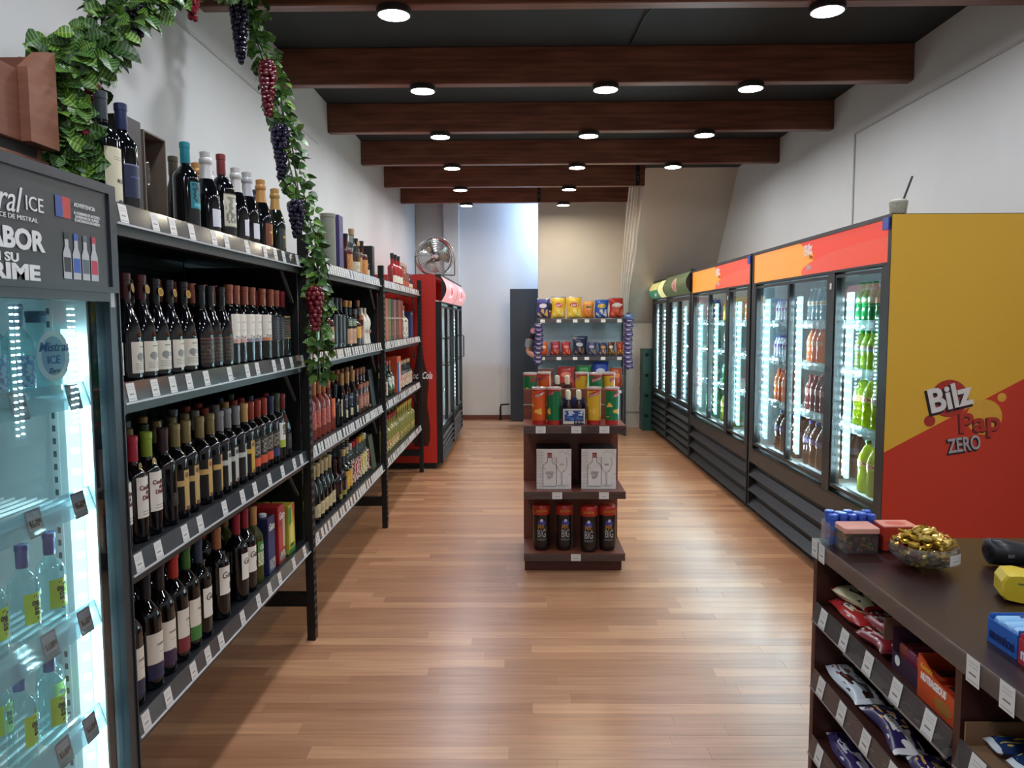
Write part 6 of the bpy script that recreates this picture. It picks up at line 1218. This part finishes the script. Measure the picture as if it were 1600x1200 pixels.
part('nuts', nq, [mat('#8a4428', .5), mat('#b0702c', .5), mat('#6a2f20', .5), mat('#7a7a34', .5)], t, True, kind='stuff')
o = solo('sweet_box', MB().cbox(.885, .97, 1.845, 1.91, zt, zt + .062, .002), mat('#b0331f', .45), 'red cardboard sweets box beside the nut box', 'box', loc=(.93, 1.88, zt)); part('top_print', MB().quad((.886, 1.846, zt + .0625), (.969, 1.846, zt + .0625), (.969, 1.909, zt + .0625), (.886, 1.909, zt + .0625)), prnt('#d98a74', [('d', .5, .5, .3, .3, '#c9543c')]), o); letters(o, 'ricos', (.9275, 1.8442, zt + .035), (1, 0, 0), (0, 0, 1), .022, WINK)
t = thing('tube_holder', 'clear acrylic holder with blue sweets tubes at the counter end', 'holder', (.85, 1.93, zt))
part('holder', MB().box(.776, .90, 1.9, 1.9015, zt, zt + .05).box(.776, .7775, 1.9015, 1.955, zt, zt + .055).box(.8985, .90, 1.9015, 1.955, zt, zt + .05).box(.776, .90, 1.955, 1.9565, zt, zt + .055), glass('#eef4f6', 1.3, .02, .1), t)
for i in range(5):
    for j in range(2):
        x, y = .79 + .0235 * i, 1.914 + .026 * j
        o = solo('sweets_tube', MB().lathe([(0, 0), (.0105, 0), (.0105, .062), (.0118, .063), (.0118, .073), (.010, .075), (0, .075)], 14, (x, y, zt + .001 + .004 * ((i + j) % 2))), mat('#2f56b8', .3), 'blue sweets tube, %s along the %s row of the holder' % (ORD[i], ('front', 'back')[j]), 'sweets tube', 35, 'tubes in the holder', loc=(x, y, zt + .001))
        part('label', MB().sheet(.0108, zt + .015, zt + .045, 2.9, 10, c=(x, y)), prnt('#3a66c8', [('r', 0, 1, .3, .6, '#b04a5c')]), o)
bc = (.925, 1.735); t = thing('candy_bowl', 'clear glass bowl heaped with gold-wrapped sweets', 'bowl', (*bc, zt))
part('bowl', MB().lathe([(0, .003), (.03, 0), (.034, .003), (.055, .012), (.072, .03), (.075, .045), (.07, .055), (.068, .055), (.073, .045), (.070, .031), (.054, .015), (0, .008)], 32, (*bc, zt)), glass('#f0f4f2', 1.4, .01, .05), t, True)
part('price_tag', MB().sheet(.0757, zt + .022, zt + .046, .28, 6, c=(0, 0)), TAG, t); tg = t.children[-1]
tg.location = (0, 0, 0); tg.data.transform(Matrix.Translation((bc[0] - 0 - 0, bc[1], 0)) @ Matrix.Rotation(-PI / 2 + .55, 4, 'Z') @ Matrix.Translation((0, 0, 0))) if False else tg.data.transform(Matrix.Rotation(-PI / 2 + .55, 4, 'Z') @ Matrix.Translation((bc[0], bc[1], 0)))
cr_ = random.Random(9); wr = [mat('#c9a23a', .25, .55), mat('#b88a2c', .25, .55), mat('#d2b45a', .25, .5), mat('#7a2430', .3, .3)]
def wrap_mesh(m, s):
    q = MB(); q.lathe([(0, -.5), (.42, -.42), (.5, -.1), (.5, .15), (.4, .42), (0, .5)], 8, sq=.3); vs = [(v[0] * .017, v[2] * .024, v[1] * .011) for v in q.v]; q.v = vs
    for e_ in (-1, 1):
        q.add([(0, e_ * .011, 0), (-.011, e_ * .023, .003), (-.004, e_ * .024, -.003), (.004, e_ * .024, .003), (.011, e_ * .023, -.003)], [(0, 1, 2), (0, 2, 3), (0, 3, 4)] if e_ > 0 else [(0, 2, 1), (0, 3, 2), (0, 4, 3)])
    return q.mesh('sweet', m, 40)
WM = [wrap_mesh(m, 1) for m in wr]
nsw = 0
for lay, (zl, rl, n) in enumerate(((.020, .040, 9), (.033, .052, 13), (.047, .052, 13), (.060, .050, 12), (.072, .036, 9), (.083, .018, 5), (.02, .015, 3), (.035, .02, 4), (.05, .02, 4), (.064, .022, 4))):
    for i in range(n):
        a = 2 * PI * i / n + lay * .4; rr = rl * cr_.uniform(.85, 1.0); nsw += 1
        mr_ = cr_.random() < .16
        o = put('wrapped_sweet', WM[3 if mr_ else cr_.randrange(3)], None, '%s twist-wrapped sweet heaped in the glass bowl' % ('maroon' if mr_ else 'gold'), 'sweet', 'wrapped sweets in the bowl', None, (bc[0] + rr * math.cos(a), bc[1] + rr * math.sin(a), zt + zl + cr_.uniform(-.002, .003)), (cr_.uniform(-.6, .6), cr_.uniform(-.6, .6), cr_.uniform(0, 6.28)))
# scanner, card terminal, mint boxes
t = thing('barcode_scanner', 'black handheld barcode scanner lying on the counter', 'scanner', (1.16, 1.73, zt)); SB = mat('#15171b', .4)
q = MB(); pts = [(1.075, 1.745), (1.095, 1.74), (1.13, 1.735), (1.18, 1.73), (1.25, 1.72), (1.32, 1.71)]
def ring_body(P, sec, n=16):
    q = MB(); vs = []
    for (x, y, z0, ry, rz_) in P:
        for k in range(n): a = 2 * PI * k / n; vs.append((x, y + ry * math.cos(a), z0 + rz_ * math.sin(a)))
    fs = [(i * n + k, i * n + (k + 1) % n, (i + 1) * n + (k + 1) % n, (i + 1) * n + k) for i in range(len(P) - 1) for k in range(n)] + [tuple(range(n))[::-1], tuple((len(P) - 1) * n + k for k in range(n))]
    return q.add(vs, fs)
part('head', ring_body([(1.072, 1.742, zt + .034, .018, .018), (1.08, 1.742, zt + .033, .03, .030), (1.11, 1.74, zt + .032, .034, .031), (1.15, 1.737, zt + .028, .032, .0265), (1.19, 1.733, zt + .022, .024, .021)], 0), SB, t, 50)
part('grip', ring_body([(1.19, 1.733, zt + .022, .0235, .0205), (1.24, 1.727, zt + .019, .019, .0175), (1.32, 1.715, zt + .018, .018, .0165), (1.36, 1.71, zt + .018, .014, .014)], 0), SB, t, 50)
part('window', MB().disc((1.0712, 1.742, zt + .034), (0, 1, 0), (0, 0, 1), .015, 16, ry=.012), mat('#2a1a20', .1), t); part('badge', MB().quad((1.10, 1.7055, zt + .028), (1.115, 1.705, zt + .028), (1.115, 1.705, zt + .036), (1.10, 1.7055, zt + .036)), mat('#5a5d62', .4), t)
t = thing('card_terminal', 'yellow card payment terminal on the counter', 'card terminal', (1.05, 1.52, zt)); YL = mat('#d0b62a', .45)
def rot_pts(cx, cy, ang, pts): return [(cx + x * math.cos(ang) - y * math.sin(ang), cy + x * math.sin(ang) + y * math.cos(ang)) for x, y in pts]
q = MB(); ang = -.35; n = 10
prof_ = [(-.075, .012), (-.068, .004), (-.04, .0), (.09, .0), (.09, .042), (.02, .046), (-.045, .058), (-.066, .055), (-.075, .04)]
vs = []
for wv in (-.036, -.031, .031, .036):
    for x, z_ in prof_:
        k_ = .94 if abs(wv) > .033 else 1.0; px, py = rot_pts(1.045, 1.515, ang, [(x * k_, wv)])[0]; vs.append((px, py, zt + .001 + (z_ - .028) * k_ + .028))
m_ = len(prof_); q.add(vs, [(i * m_ + k, i * m_ + (k + 1) % m_, (i + 1) * m_ + (k + 1) % m_, (i + 1) * m_ + k) for i in range(3) for k in range(m_)] + [tuple(range(m_))[::-1], tuple(3 * m_ + k for k in range(m_))])
part('shell', q, YL, t, 30)
fx_ = lambda x, y: rot_pts(1.045, 1.515, ang, [(x, y)])[0]
part('paper_lip', MB().quad((*fx_(-.02, -.028), zt + .0565), (*fx_(.085, -.028), zt + .0455), (*fx_(.085, .028), zt + .0455), (*fx_(-.02, .028), zt + .0565)), mat('#c9c7c0', .5), t)
nv = Vector((math.sin(ang), -math.cos(ang), 0)); p0 = fx_(-.03, -.0366); letters(t, 'compra aqui', (p0[0], p0[1], zt + .042), (math.cos(ang), math.sin(ang), 0), (0, 0, 1), .007, mat('#3a5a5c', .5))
for i, (c1, c2, x, y, nm, wd) in enumerate((('#2a5fb0', '#8fc0e6', .865, 1.285, 'blue', 'mint'), ('#b0303c', '#dca0a4', .862, 1.195, 'red', 'fruit'))):
    t = thing('mint_box', '%s open box of mint rolls on the counter' % nm, 'display box', (x + .06, y, zt)); w_ = .082; h = .042; dp = .13; BM = mat(c1, .4)
    part('tray', MB().box(x - .04, x - .038, y - w_ / 2, y + w_ / 2, zt, zt + h).box(x - .038, x + dp, y - w_ / 2, y - w_ / 2 + .002, zt, zt + h + .008).box(x - .038, x + dp, y + w_ / 2 - .002, y + w_ / 2, zt, zt + h + .008).box(x + dp - .002, x + dp, y - w_ / 2 + .002, y + w_ / 2 - .002, zt, zt + h + .008).box(x - .038, x + dp - .002, y - w_ / 2 + .002, y + w_ / 2 - .002, zt, zt + .002), BM, t)
    letters(t, 'mentos', (x - .0406, y, zt + .018), (0, -1, 0), (0, 0, 1), .026, mat('#d8e2ee', .4) if i else mat('#10245c', .4), bold=.0008, wid=.068)
    for k in range(3):
        yy = y - .026 + .026 * k
        o = solo('mint_roll', MB().tube([(x - .034, yy, zt + .038), (x - .03, yy, zt + .038), (x + .11, yy, zt + .038), (x + .114, yy, zt + .038)], [.008, .0115, .0115, .008], 12), mat(c2, .35), 'roll of mints in the %s counter box, %s of three' % (nm, ORD[k]), 'mint roll', 40, 'mint rolls in the %s box' % nm)
        letters(o, 'mentos', (x + .03, yy, zt + .0397), (0, -1, 0), (1, 0, 0), .02, mat('#233a80', .4) if i == 0 else mat('#7a1f2c', .4)) if False else letters(o, 'mentos', (x + .035, yy, zt + .0498), (1, 0, 0), (0, 1, 0), .02, mat('#233a80', .4) if i == 0 else mat('#7a1f2c', .4), bold=.0006)
